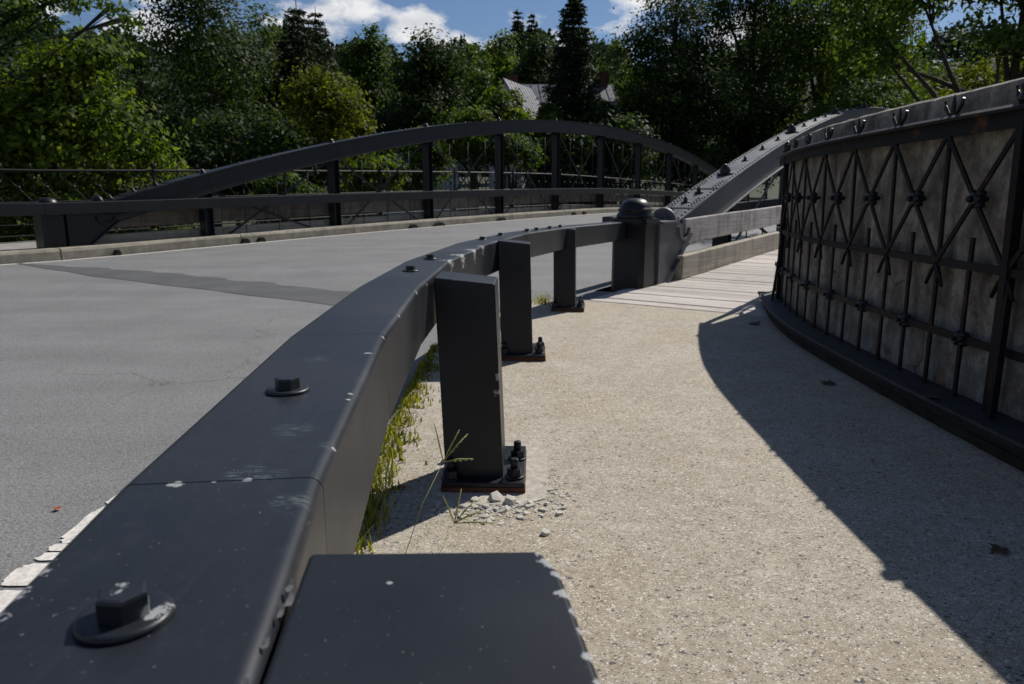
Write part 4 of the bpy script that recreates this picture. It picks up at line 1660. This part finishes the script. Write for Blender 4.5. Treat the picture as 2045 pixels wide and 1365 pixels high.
def conifer(x, y, h, rad, label, seed, mat=None, n=5200, leaf=.20, group=None, droop=.35, zbase=None, clear=.08):
    r = np.random.default_rng(seed)
    zb = terrain(x, y) - .1 if zbase is None else zbase
    root = empty("conifer_tree", (x, y, zb), label, "conifer", group)
    P, A = [], []
    mb = MB()
    mb.tube([(x, y, zb), (x + r.normal(0, .05), y, zb + h * .5), (x, y, zb + h)], [h * .018, h * .011, .02], 7)
    z = clear * h
    while z < h * .985:
        k = 1 - z / h
        nb = r.integers(5, 8)
        a0 = r.uniform(0, 6.28)
        for j in range(nb):
            a = a0 + j * 6.283 / nb + r.normal(0, .15)
            ln = rad * (k ** .68) * r.uniform(.5, 1.18) + .10
            m = max(5, int(n * ln / (rad * 60)))
            t = r.uniform(.12, 1, m) ** .8
            dz = -droop * ln * t ** 1.3 + .18 * ln * t ** 3
            wd = .16 * ln * (1 - t * .6) + .05
            px = np.cos(a) * ln * t + r.normal(0, 1, m) * wd
            py = np.sin(a) * ln * t + r.normal(0, 1, m) * wd
            pz = z + dz - np.abs(r.normal(0, .10 * ln + .04, m))
            P.append(np.stack([x + px, y + py, zb + pz], 1))
            A.append(np.tile([math.cos(a), math.sin(a), -.35], (m, 1)))
            if ln > 1.0:
                mb.tube([(x, y, zb + z), (x + math.cos(a) * ln * .85, y + math.sin(a) * ln * .85, zb + z - droop * ln * .8)], [.04, .01], 4)
        z += max(.16, h * .022) * r.uniform(.8, 1.3)
    pts = np.concatenate(P)
    leaves_obj("crown", pts, leaf, mat or L_con, root, r, flat=.1, aspect=.30, axis=np.concatenate(A))
    put(mb.build("trunk", M_bark), root)
    return root


def XY(px, Y):
    return (px - 1022.5) / 1479.0 * Y, Y


def blob_tree(name, px, Y, ytop, ybot, wpx, mat, label, seed, n_clump=240, per=36, leaf=None, cat="tree", nl=7, group=None, cr=None, flat=.35, squash=1.0, shell=.72):
    """tree seen in that direction at distance Y; builds lobes around a trunk"""
    rr = random.Random(seed)
    x, y = XY(px, Y)
    zt_, zb_ = HC + lum(ytop) * Y, HC + lum(ybot) * Y
    rx = wpx / 2 / 1479 * Y
    hz = (zt_ - zb_)
    lobes = [(x, y, zb_ + hz * .55, rx * .62, rx * .62, hz * .42)]
    for k in range(nl):
        a = k * 6.283 / nl + rr.uniform(-.3, .3)
        hh = rr.uniform(.18, .82)
        q = rx * (.66 if hh < .6 else .45) * rr.uniform(.65, 1.25)
        s_ = rr.uniform(.32, .46)
        lobes.append((x + q * math.cos(a), y + q * math.sin(a), zb_ + hz * hh, rx * s_ * 1.15, rx * s_ * 1.15, min(hz * .30, rx * s_) * squash))
    lobes.append((x + rr.uniform(-.1, .1) * rx, y, zt_ - hz * .14, rx * .34, rx * .34, hz * .14))
    return broadleaf(name, x, y, lobes, mat, label, cat, seed, n_clump, per, cr or rx * .13, leaf or Y * .0030, group, trunk_r=max(.12, hz * .018), flat=flat, shell=shell)


# left: bright tree close behind the far railing
x0 = -11.3
lob = [(-11.2, 18.4, 2.2, 1.9, 1.6, 1.5), (-12.6, 18.2, 2.6, 1.6, 1.5, 1.2), (-9.8, 18.4, 2.5, 1.1, 1.0, .95), (-10.5, 18.6, 3.9, 1.0, 1.0, .8), (-11.6, 18.8, 3.6, 1.2, 1.1, .8),
       (-12.9, 18.6, 3.4, 1.1, 1.0, .7), (-9.4, 18.2, .9, 1.0, .9, .65), (-10.6, 17.9, .7, 1.2, .9, .7), (-12.1, 17.9, .6, 1.3, .9, .8), (-8.6, 18.4, .35, .7, .7, .45), (-10.0, 18.2, -.4, 1.3, .9, .5),
       (-12.0, 18.2, -.6, 1.5, .9, .6), (-10.1, 18.5, 4.5, .5, .5, .35), (-13.6, 18.0, 1.0, 1.0, 1.0, 1.2), (-9.0, 18.6, 1.9, .45, .5, .5)]
broadleaf("broadleaf_tree", -11.4, 18.6, lob, L_bright, "bright sunlit green tree at the left edge close behind the lattice railing", "tree", 21, n_clump=620, per=44, cr=.26, leaf=.085, trunk_r=.16, base_z=-3.5, shell=.7)
# overhanging branches top left
lob = [(-11.5, 17.2, 4.95, 1.0, .7, .28), (-10.8, 17.4, 5.25, 1.1, .8, .3), (-9.6, 17.3, 5.35, .8, .7, .2), (-12.0, 17.0, 4.45, .5, .6, .3), (-10.3, 17.2, 4.85, .5, .5, .14), (-8.75, 17.2, 5.1, .28, .3, .12),
       (-11.0, 17.1, 4.6, .5, .4, .16), (-8.5, 17.2, 4.85, .16, .2, .10), (-12.6, 17.2, 5.3, .8, .8, .5), (-13.4, 17.2, 6.6, 1.9, 1.5, 1.4), (-15, 17.5, 8, 2.5, 2, 2)]
broadleaf("broadleaf_tree", -15.0, 17.6, lob, L_mid, "tree whose leafy branches hang into the upper left corner against the sky", "tree", 22, n_clump=420, per=26, cr=.15, leaf=.07, trunk_r=.14, base_z=-1.5, shell=.3, limb=.22)

G = "trees on the far river bank"
blob_tree("broadleaf_tree", 300, 60, 60, 420, 190, L_dark, "small hazy dark tree in the gap right of the bright left tree", 31, 220, 34, group=G)
blob_tree("broadleaf_tree", 430, 44, -70, 420, 300, L_dark, "tall dark tree left of centre reaching the top of the picture", 32, 520, 44, leaf=.12, group=G, nl=11)
blob_tree("broadleaf_tree", 545, 52, 12, 420, 190, L_mid, "green topped tree just right of the tall dark tree", 33, 300, 40, leaf=.14, group=G)
conifer(*XY(612, 50), lum(8) * 50 + 6.5, 4.6, "feathery conifer with the left of two tips at left centre", 34, group=G, n=9000, leaf=.20, zbase=-5)
conifer(*XY(648, 56), lum(25) * 56 + 6.5, 4.6, "feathery conifer with the right of two tips at left centre", 35, group=G, n=9000, leaf=.21, zbase=-5)
blob_tree("broadleaf_tree", 655, 38, 132, 300, 170, L_yel, "yellow green maple glowing in the sun above the left part of the arch", 83, 300, 36, leaf=.105, group=G, nl=12, shell=.5)
blob_tree("broadleaf_tree", 712, 40, 214, 320, 100, L_yel, "small yellow green maple low to the right of the larger maple", 57, 120, 36, leaf=.105, group=G)
blob_tree("broadleaf_tree", 600, 42, 240, 420, 200, L_dark, "low dark tree beneath the yellow green maple", 37, 240, 36, group=G, leaf=.13)
blob_tree("broadleaf_tree", 470, 36, 230, 440, 260, L_dark, "low dark bushy tree behind the rising left end of the arch", 38, 300, 36, group=G, leaf=.12)
blob_tree("broadleaf_tree", 748, 78, 48, 330, 150, L_mid, "mid green tree with an uneven top left of the round dark one", 39, 280, 40, leaf=.20, group=G)
blob_tree("broadleaf_tree", 858, 66, 64, 330, 200, L_dark, "broad round dark tree at the centre above the arch", 40, 520, 44, leaf=.16, group=G, nl=10)
blob_tree("broadleaf_tree", 942, 84, 80, 300, 110, L_mid, "slim lighter tree right of the round dark one", 41, 200, 36, leaf=.2, group=G)
blob_tree("broadleaf_tree", 1000, 90, 64, 270, 120, L_bright, "light green tree left of the twin spruce tips", 42, 220, 36, leaf=.2, group=G)
blob_tree("broadleaf_tree", 1075, 74, 74, 290, 130, L_dark, "dark tree between the light green tree and the tall spruce", 43, 260, 38, leaf=.17, group=G)
conifer(*XY(1033, 120), lum(12) * 120 - 2, 5.0, "distant spruce with the higher of the twin tips behind the house", 44, n=4200, leaf=.42, group=G)
conifer(*XY(1060, 124), lum(24) * 124 - 2, 4.6, "distant spruce with the lower of the twin tips behind the house", 45, n=4200, leaf=.42, group=G)
conifer(*XY(1140, 52), lum(-14) * 52 + 3.0, 3.9, "tall dark spruce standing in front of the grey roofed house", 46, n=17000, leaf=.17, group=G, zbase=-1.5, droop=.25)
blob_tree("broadleaf_tree", 1222, 76, 78, 260, 100, L_pale, "pale grey green tree right of the tall spruce", 47, 220, 36, leaf=.17, group=G)
blob_tree("broadleaf_tree", 1258, 60, 160, 330, 110, L_mid, "low mid green tree beside the red brick chimney", 48, 220, 36, leaf=.15, group=G)
blob_tree("broadleaf_tree", 1335, 56, -80, 420, 260, L_dark, "towering dark tree with the left of three crowns behind the nearer truss", 49, 640, 46, leaf=.13, group=G, nl=12)
blob_tree("broadleaf_tree", 1485, 60, -120, 420, 300, L_dark, "towering dark tree with the middle of three crowns behind the nearer truss", 50, 700, 46, leaf=.13, group=G, nl=12)
blob_tree("broadleaf_tree", 1620, 64, -90, 400, 230, L_mid, "green tree with the right of three tall crowns behind the nearer truss", 51, 480, 44, leaf=.14, group=G, nl=10)
blob_tree("broadleaf_tree", 1730, 56, -60, 230, 190, L_bright, "lighter green tree above the crest of the nearer truss", 52, 420, 40, leaf=.12, group=G, nl=9)
blob_tree("broadleaf_tree", 1700, 50, 150, 330, 240, L_mid, "low green bush like tree just above the nearer truss crest", 53, 320, 40, leaf=.12, group=G)
blob_tree("broadleaf_tree", 1850, 74, 150, 330, 260, L_mid, "distant green tree showing in the sky gap above the wall", 54, 300, 40, leaf=.18, group=G)
x, y = 24.5, 34.0
lob = [(22.2, 34, 6.3, 2.0, 1.6, .9), (24.5, 34, 6.6, 2.0, 1.6, 1.0), (20.8, 34, 5.2, 1.3, 1.2, .8), (23, 34, 5.0, 2.0, 1.6, .9), (26, 34, 5.4, 2, 1.6, 1)]
broadleaf("broadleaf_tree", x, y, lob, L_yel, "yellow green tree showing above the wall at the right edge", "tree", 55, n_clump=300, per=40, cr=.3, leaf=.11, trunk_r=.25, base_z=-3)
lob = [(12.4, 20, 6.6, 2.2, 1.5, 1.0), (10.2, 19.6, 6.1, 1.5, 1.2, .55), (9.0, 19.8, 5.2, .9, .8, .5), (14.5, 20, 6.9, 2, 2, 1.6), (9.6, 20, 4.5, .55, .6, .35), (12.4, 19.6, 5.0, .6, .7, .3), (13.6, 20, 4.9, 1.0, .8, .4), (8.2, 19.8, 6.3, .9, .8, .5)]
broadleaf("broadleaf_tree", 13.25, 20.2, lob, L_mid, "tree with dark limbs overhanging the upper right corner above the wall", "tree", 56, n_clump=330, per=36, cr=.24, leaf=.085, trunk_r=.20, base_z=-2.5, shell=.4)
# shrubs right behind the far truss
for (px, Y, yt, yb, w, mt, lb, sd_) in (
        (1000, 36, 178, 320, 110, L_bright, "bright leafy shrub rising above the arch crest in front of the house", 61),
        (950, 34, 215, 350, 120, L_bright, "sunlit leafy shrub under the arch crest left of centre", 62),
        (1010, 33, 255, 345, 120, L_mid, "green leafy shrub seen through the middle of the arch", 63),
        (745, 30, 315, 400, 120, L_bright, "low sunlit bush seen through the second arch panel", 64),
        (565, 28, 345, 410, 130, L_mid, "low green bush seen through the first arch panel", 65),
        (330, 24, 330, 450, 150, L_bright, "low sunlit bush under the left end of the arch", 66),
        (842, 38, 258, 400, 150, L_mid, "green bush beside the white gable", 67),
        (1088, 50, 212, 300, 80, L_mid, "green bush in front of the grey roof between gable and spruce", 73),
        (1195, 50, 196, 300, 90, L_dark, "dark bush in front of the grey roof right of the spruce", 74),
        (1018, 46, 176, 300, 92, L_bright, "bright slender bush in front of the narrow gabled wing", 75),
        (1120, 44, 255, 380, 140, L_dark, "dark bush beneath the tall spruce", 68),
        (1240, 46, 230, 380, 170, L_dark, "dark bush right of the tall spruce seen through the arch", 69),
        (1380, 52, 200, 390, 200, L_dark, "dark undergrowth shrub left of the nearer chord", 70),
        (1530, 56, 200, 380, 240, L_dark, "dark undergrowth shrub behind the rising near chord", 71),
        (690, 48, 235, 380, 150, L_dark, "dark shrub under the maple to the right", 72)):
    blob_tree("shrub", px, Y, yt, yb, w, mt, lb, sd_, 150, 34, leaf=Y * .0031, cat="shrub", nl=5, group="shrubs behind the far railing")

# far wooded hill
def hill_h(x, y):
    d = math.hypot(x, y)
    az = math.degrees(math.atan2(x, y))
    crest = 71 + 6 * math.sin(az * .35 + 1) + 4 * math.sin(az * 1.1)
    return -2 + crest * sstep(170, 430, d) - 30 * sstep(480, 900, d)


hx_ = [-900 + 40 * i for i in range(46)]
hy_ = [120 + 30 * i for i in range(28)]
hill = grid("wooded_hill", hx_, hy_, lambda u, v: (u, v, hill_h(u, v)), simple("far hillside green", (0.02, 0.035, 0.02), 0.95, 0.4, 0.05))
r = np.random.default_rng(77)
P, T = [], []
for i in range(2500):
    az = math.radians(r.uniform(-46, 42))
    d = r.uniform(200, 460)
    if i < 420: d = r.uniform(400, 450)
    x, y = d * math.sin(az), d * math.cos(az)
    z = hill_h(x, y)
    hh = r.uniform(7, 15)
    con = r.uniform() < .45
    m = 70
    t = r.uniform(0, 1, m)
    rad = (1 - t) * 2.6 + .1 if con else np.sqrt(np.maximum(.02, 1 - (2 * t - .9) ** 2)) * 4.0
    a = r.uniform(0, 6.28, m)
    q = rad * r.uniform(.5, 1, m)
    P.append(np.stack([x + np.cos(a) * q, y + np.sin(a) * q, z + hh * t], 1))
    T.append(np.full(m, r.uniform(.1, .9)))
wood = empty("far_woodland", (0, 300, 30), None, None)
wo = leaves_obj("far_woodland", np.concatenate(P), 1.15, L_hill, wood, r, tint=np.concatenate(T))
wo.parent = None
bpy.data.objects.remove(wood)
wo.name = "far_woodland"
tag(wo, "distant wooded ridge of mixed trees below the clouds", "woodland", kind="stuff")

# ------------------------------------------------------------------ houses
M_seam = simple("grey standing seam roof", (0.135, 0.135, 0.155), 0.5, 0.3, 1.2)
M_white = simple("white painted boards", (0.42, 0.43, 0.46), 0.7, 0.1, 4)
M_brick = simple("red chimney brick", (0.10, 0.045, 0.036), 0.9, 0.3, 8)
mg, n, l, b = nmat("dark window glass")
b.inputs["Base Color"].default_value = (0.02, 0.025, 0.03, 1)
b.inputs["Roughness"].default_value = 0.06


def house(cx, cy, w, dep, ze, zr, rot, label, chim, seams, base=-.3, wins=(), gable=None):
    root = empty("house", (cx, cy, base), label, "house", "houses among the trees")
    M = Matrix.Translation((cx, cy, 0)) @ Matrix.Rotation(rot, 4, 'Z')
    T_ = lambda u, v, z: M @ Vector((u, v, z))
    mb = MB()
    pr_ = [(-dep / 2, base), (dep / 2, base), (dep / 2, ze), (0, zr), (-dep / 2, ze)]
    mb.prism(pr_, -w / 2, w / 2, lambda u, v, q: T_(q, u, v))
    o = put(mb.build("wall", M_white), root)
    fix_normals(o)
    sl = (zr - ze) / (dep / 2)
    for sg in (-1, 1):
        mb = MB()
        ov = .35
        q = [(0, zr + .03), (sg * (dep / 2 + ov), ze - ov * sl + .03), (sg * (dep / 2 + ov), ze - ov * sl + .13), (0, zr + .13)]
        mb.prism(q, -w / 2 - .3, w / 2 + .3, lambda u, v, p_: T_(p_, u, v))
        rf = put(mb.build("roof", M_seam), root)
        fix_normals(rf)
        k = int(w / .55)
        mb = MB()
        for i in range(k + 1):
            p0 = -w / 2 - .25 + (w + .5) * i / k
            q2 = [(sg * .02, zr + .13), (sg * (dep / 2 + ov), ze - ov * sl + .13), (sg * (dep / 2 + ov), ze - ov * sl + .18), (sg * .02, zr + .18)]
            mb.prism(q2, p0 - .012, p0 + .012, lambda u, v, p_: T_(p_, u, v))
        s_ = put(mb.build("roof_seams", M_seam, kind="stuff"), rf)
    for (u, v, zc, ht) in chim:
        mb = MB()
        mb.box((u - .4, v - .35, zc), (u + .4, v + .35, zc + ht), M)
        mb.box((u - .46, v - .41, zc + ht - .25), (u + .46, v + .41, zc + ht - .12), M)
        put(mb.build("chimney", M_brick), root)
    for (u, z) in wins:
        f = put(MB().box((u - .5, -dep / 2 - .06, z), (u + .5, -dep / 2 + .02, z + 1.5), M).build("window", M_white), root)
        put(MB().box((u - .42, -dep / 2 - .075, z + .08), (u + .42, -dep / 2 - .062, z + .72), M).build("pane", mg), f)
        put(MB().box((u - .42, -dep / 2 - .075, z + .78), (u + .42, -dep / 2 - .062, z + 1.42), M).build("pane", mg), f)
    return root


hY = 62
house(*XY(1110, hY), 8.6, 7.0, HC + lum(232) * hY, HC + lum(172) * hY, R(4), "grey metal roofed white house with brick chimneys half hidden by the spruce", [(3.7, .0, HC + lum(185) * hY, 1.6), (-3.6, .3, HC + lum(178) * hY, 1.1)], True, wins=((-3, 4.2), (-1, 4.2), (1, 4.2), (3, 4.2)))
# gabled wing facing the bridge
xg, yg = XY(1034, 56)
house(xg, yg, 5.0, 2.5, HC + lum(228) * 56, HC + lum(170) * 56, R(68), "narrow grey roofed gabled wing in front of the larger house", [], True)
xg, yg = XY(842, 48)
house(xg, yg, 5.0, 4.4, HC + lum(330) * 48, HC + lum(262) * 48, R(98), "small white house with a steep pale gable seen through the third arch panel", [], True)

# ------------------------------------------------------------------ weeds, stones, leaves
def blades(name, n_, fn, label, hmin, hmax, wd, mat, seed, cat):
    rr = random.Random(seed)
    V, F, TT = [], [], []
    for i in range(n_):
        x, y, k = fn(rr)
        h = rr.uniform(hmin, hmax) * k
        a = rr.uniform(0, 6.28)
        bx, by = math.cos(a), math.sin(a)
        lean = rr.uniform(.1, .7) * h
        w = wd * rr.uniform(.6, 1.3)
        b_ = len(V)
        tv = rr.uniform(0, 1)
        for j in range(4):
            t = j / 3
            cx, cy, cz = x + bx * lean * t * t, y + by * lean * t * t, h * (t - .18 * t * t)
            ww = w * (1 - t) ** .7
            V.append((cx - by * ww, cy + bx * ww, cz))
            V.append((cx + by * ww, cy - bx * ww, cz))
            TT += [tv, tv]
        for j in range(3): F.append((b_ + 2 * j, b_ + 2 * j + 1, b_ + 2 * j + 3, b_ + 2 * j + 2))
    me = bpy.data.meshes.new(name)
    me.from_pydata(V, [], F)
    at = me.attributes.new("tint", 'FLOAT', 'POINT')
    at.data.foreach_set("value", TT)
    me.materials.append(mat)
    o = link(bpy.data.objects.new(name, me))
    return tag(o, label, cat, kind="stuff")


def gf(rr):
    y = rr.choice([2.02, 2.13, 2.2, 2.24, 2.35, 2.52, 2.6, 2.85, 3.3, 3.9]) + rr.gauss(0, .035)
    return left_edge(y) + .05 + rr.gauss(.0, .03), y, rr.uniform(.5, 1.1) if y < 2.7 else .6


def gf2(rr):
    y = 2.2 + 2.9 * rr.random() ** .8
    k = math.sin(y * 9) * .5 + math.sin(y * 23 + 1) * .5
    return left_edge(y) - .02 + abs(rr.gauss(.0, .05 + .03 * k)), y, .8 + .4 * k


blades("weeds", 300, gf, "taller yellow green weeds growing along the path edge under the rail", .06, .15, .0035, L_grass, 5, "weeds")
blades("weeds", 1500, gf2, "low creeping weeds in the seam between the path and the asphalt", .015, .05, .006, L_grass, 15, "weeds")
blades("weeds", 90, lambda rr: (.30 + rr.gauss(0, .05), 7.2 + rr.gauss(0, .10), 1.0), "small green weed tuft beside the third standing post", .04, .13, .004, L_grass, 6, "weeds")
# dead litter among the weeds
mb = MB()
rr = random.Random(8)
for i in range(260):
    y = rr.uniform(1.7, 4.6)
    x = left_edge(y) + abs(rr.gauss(.02, .07))
    a_ = rr.uniform(0, 6.28)
    s_ = rr.uniform(.004, .012)
    c_, d_ = math.cos(a_) * s_, math.sin(a_) * s_
    z_ = rr.uniform(.002, .006)
    mb.add([(x - c_, y - d_, z_), (x + d_ * .4, y - c_ * .4, z_ + .002), (x + c_, y + d_, z_ + .001), (x - d_ * .4, y + c_ * .4, z_ + .003)], [(0, 1, 2, 3)])
tag(mb.build("leaf_litter", M_leafbrown), "brown leaf litter scattered at the foot of the weeds", "litter", kind="stuff")
pts_ = [(-.22, 2.36), (.03, 2.345), (.115, 2.40), (.135, 2.60), (.145, 2.86), (.10, 2.97), (-.06, 3.0), (-.27, 2.96), (-.30, 2.7), (-.29, 2.45)]
mb = MB()
mb.prism(pts_, -.01, .0035, lambda u, v, w: (u + rr.uniform(-.004, .004), v + rr.uniform(-.004, .004), w))
o = mb.build("mortar_patch", simple("pale crumbly mortar", (0.42, 0.385, 0.33), 0.9, 0.3, 30, 0.7, 0.006))
fix_normals(o)
o["kind"] = "structure"
# crabgrass stalks with seed heads in front of the first standing post
cg = empty("crabgrass", (-.30, 1.95, 0), "thin crabgrass stalk with spread seed heads in front of the second post", "grass stalk")
mb = MB()
def stalk(P0, P1, P2, r0=.0014): mb.tube([P0, P1, P2], [r0, r0 * .9, r0 * .6], 4)
stalk((-.32, 1.95, 0), (-.27, 2.05, .14), (-.215, 2.15, .235))
stalk((-.26, 1.80, 0), (-.20, 1.92, .06), (-.17, 2.0, .10))
put(mb.build("stem", L_straw), cg)
for (b0, ends) in (((-.215, 2.15, .235), ((-.12, 2.15, .245), (-.14, 2.2, .31), (-.165, 2.18, .33), (-.24, 2.15, .36))), ((-.17, 2.0, .10), ((-.11, 2.03, .16), (-.09, 2.0, .14), (-.20, 1.97, .20), (-.15, 2.02, .20), (-.05, 1.98, .11)))):
    mb = MB()
    for e in ends:
        b1 = Vector(b0)
        e1 = Vector(e)
        mb.tube([b1, b1.lerp(e1, .5) + Vector((0, 0, .004)), e1], [.0016, .0026, .0012], 4)
        for k in range(8):
            c_ = b1.lerp(e1, .25 + k * .09)
            mb.tube([c_, c_ + (e1 - b1).normalized() * .008 + Vector((0, 0, (-1) ** k * .004))], [.002, .0006], 4)
    put(mb.build("seed_head", L_straw), cg)


def rock(me_name, seed, n=1):
    rr = random.Random(seed)
    bm = bmesh.new()
    bmesh.ops.create_icosphere(bm, subdivisions=1, radius=1)
    for v in bm.verts:
        v.co *= rr.uniform(.72, 1.15)
        v.co.z = max(-.45, min(.55, v.co.z)) * .8
    me = bpy.data.meshes.new(me_name)
    bm.to_mesh(me)
    bm.free()
    me.materials.append(M_stone)
    return me


big = [(-.055, 2.395, .030, .5, "pale flat stone lying against the middle of the second post base plate"),
       (-.005, 2.37, .026, 1.1, "upright pale stone at the right corner of the second post base plate"),
       (-.13, 2.385, .018, .2, "small rounded pale stone left of the flat stone by the post base"),
       (.105, 2.13, .017, .9, "lone pale stone lying on the open path right of the rubble"),
       (-.09, 2.33, .016, 2.0, "small pale stone in front of the flat stone by the post base")]
for i, (x, y, s_, rz, lb) in enumerate(big):
    o = link(bpy.data.objects.new("stone", rock("stone", 100 + i)))
    o.location = (x, y, s_ * .38)
    o.scale = (s_ * 1.15, s_, s_ * (1.3 if i == 1 else .8))
    o.rotation_euler = (0.2 if i else .5, .15, rz)
    tag(o, lb, "stone", "loose stones by the second post")
mb = MB()
rr = random.Random(42)
for i in range(460):
    t = rr.uniform(-1, 1)
    x = -.05 + t * .23 + rr.gauss(0, .015)
    y = 2.375 - .07 * abs(rr.gauss(0, .8)) - (0 if rr.random() < .88 else rr.uniform(0, .10))
    if t > .45:
        y += rr.uniform(0, .30)
        x += rr.uniform(0, .05)
    s_ = rr.choice([.004, .005, .006, .007, .008, .010, .013, .019])
    n0 = 5
    a0 = rr.uniform(0, 6.28)
    el = rr.uniform(.45, .9)
    ca, sa = math.cos(a0), math.sin(a0)
    hz = s_ * rr.uniform(.12, .4)
    tx, ty = rr.uniform(-.3, .3), rr.uniform(-.3, .3)
    ring = [(math.cos(k * 1.2566 + rr.uniform(-.3, .3)) * rr.uniform(.7, 1.1), math.sin(k * 1.2566) * el * rr.uniform(.7, 1.1)) for k in range(n0)]
    P0 = [(x + s_ * (u * ca - v * sa), y + s_ * (u * sa + v * ca)) for u, v in ring]
    top = [(x + (px - x) * .88, y + (py - y) * .88, hz + (px - x) * tx + (py - y) * ty) for px, py in P0]
    bot = [(px, py, .0005) for px, py in P0]
    mb.add(top + bot, [tuple(range(n0))] + [(k, n0 + k, n0 + (k + 1) % n0, (k + 1) % n0) for k in range(n0)])
o = mb.build("rubble", M_stone)
fix_normals(o)
tag(o, "crumbled concrete chips scattered in front of the second post base", "rubble", kind="stuff")


mb = MB()
for i in range(340):
    y = rr.uniform(1.2, 6.5)
    x = (left_edge(y) + .08 + abs(rr.gauss(0, .16))) if rr.random() < .45 else rr.uniform(-.2, 1.9)
    s_ = rr.uniform(.0018, .005)
    a0 = rr.uniform(0, 6.28)
    bot = [(x + s_ * math.cos(a0 + k * 1.57), y + s_ * math.sin(a0 + k * 1.57), 0.0005) for k in range(4)]
    mb.add(bot + [(x, y, s_ * .8)], [(0, 1, 4), (1, 2, 4), (2, 3, 4), (3, 0, 4)])
tag(mb.build("grit", M_stone), "loose grit scattered over the footpath", "grit", kind="stuff")


def leaf_obj(x, y, z, s_, rz, mat, label):
    pts = [(0, -1.0), (.25, -.5), (.8, -.45), (.5, -.1), (1.0, .35), (.45, .3), (.3, .7), (0, 1.1), (-.3, .7), (-.45, .3), (-1.0, .35), (-.5, -.1), (-.8, -.45), (-.25, -.5)]
    rr = random.Random(int(x * 100 + y * 10))
    V = [(0, 0, s_ * .12)] + [(u * s_, v * s_, s_ * (.05 + .35 * rr.random() * abs(u))) for u, v in pts]
    k = len(pts)
    top = MB()
    top.add(V, [(0, 1 + i, 1 + (i + 1) % k) for i in range(k)])
    o = top.build("fallen_leaf", mat)
    o.location = (x, y, z)
    o.rotation_euler = (0, 0, rz)
    return tag(o, label, "leaf", "fallen leaves")


leaf_obj(-1.62, 2.42, -.043, .018, .4, M_leafred, "small orange leaf on the asphalt left of the white line")
leaf_obj(-.335, 1.86, .004, .030, 1.2, M_leafred, "curled red leaf at the foot of the weeds")
leaf_obj(-.40, 2.5, .004, .020, 2.2, M_leafred, "red leaf among the weeds left of the second post")
leaf_obj(1.80, 4.0, .004, .055, .7, M_leafbrown, "brown leaf lying in the shade beside the ledge")
leaf_obj(2.02, 5.95, .004, .07, .2, M_leafbrown, "dark curled leaf near the shaded far end of the path")
leaf_obj(1.47, 2.02, .004, .035, 1.9, M_leafbrown, "brown leaf in the shaded lower right of the path")
leaf_obj(2.34, 6.35, .004, .06, 1.0, M_leafred, "reddish leaf in the shade by the end of the ledge")
leaf_obj(1.965, 3.28, .126, .045, 2.0, M_leafbrown, "dry pale leaf resting on top of the ledge")
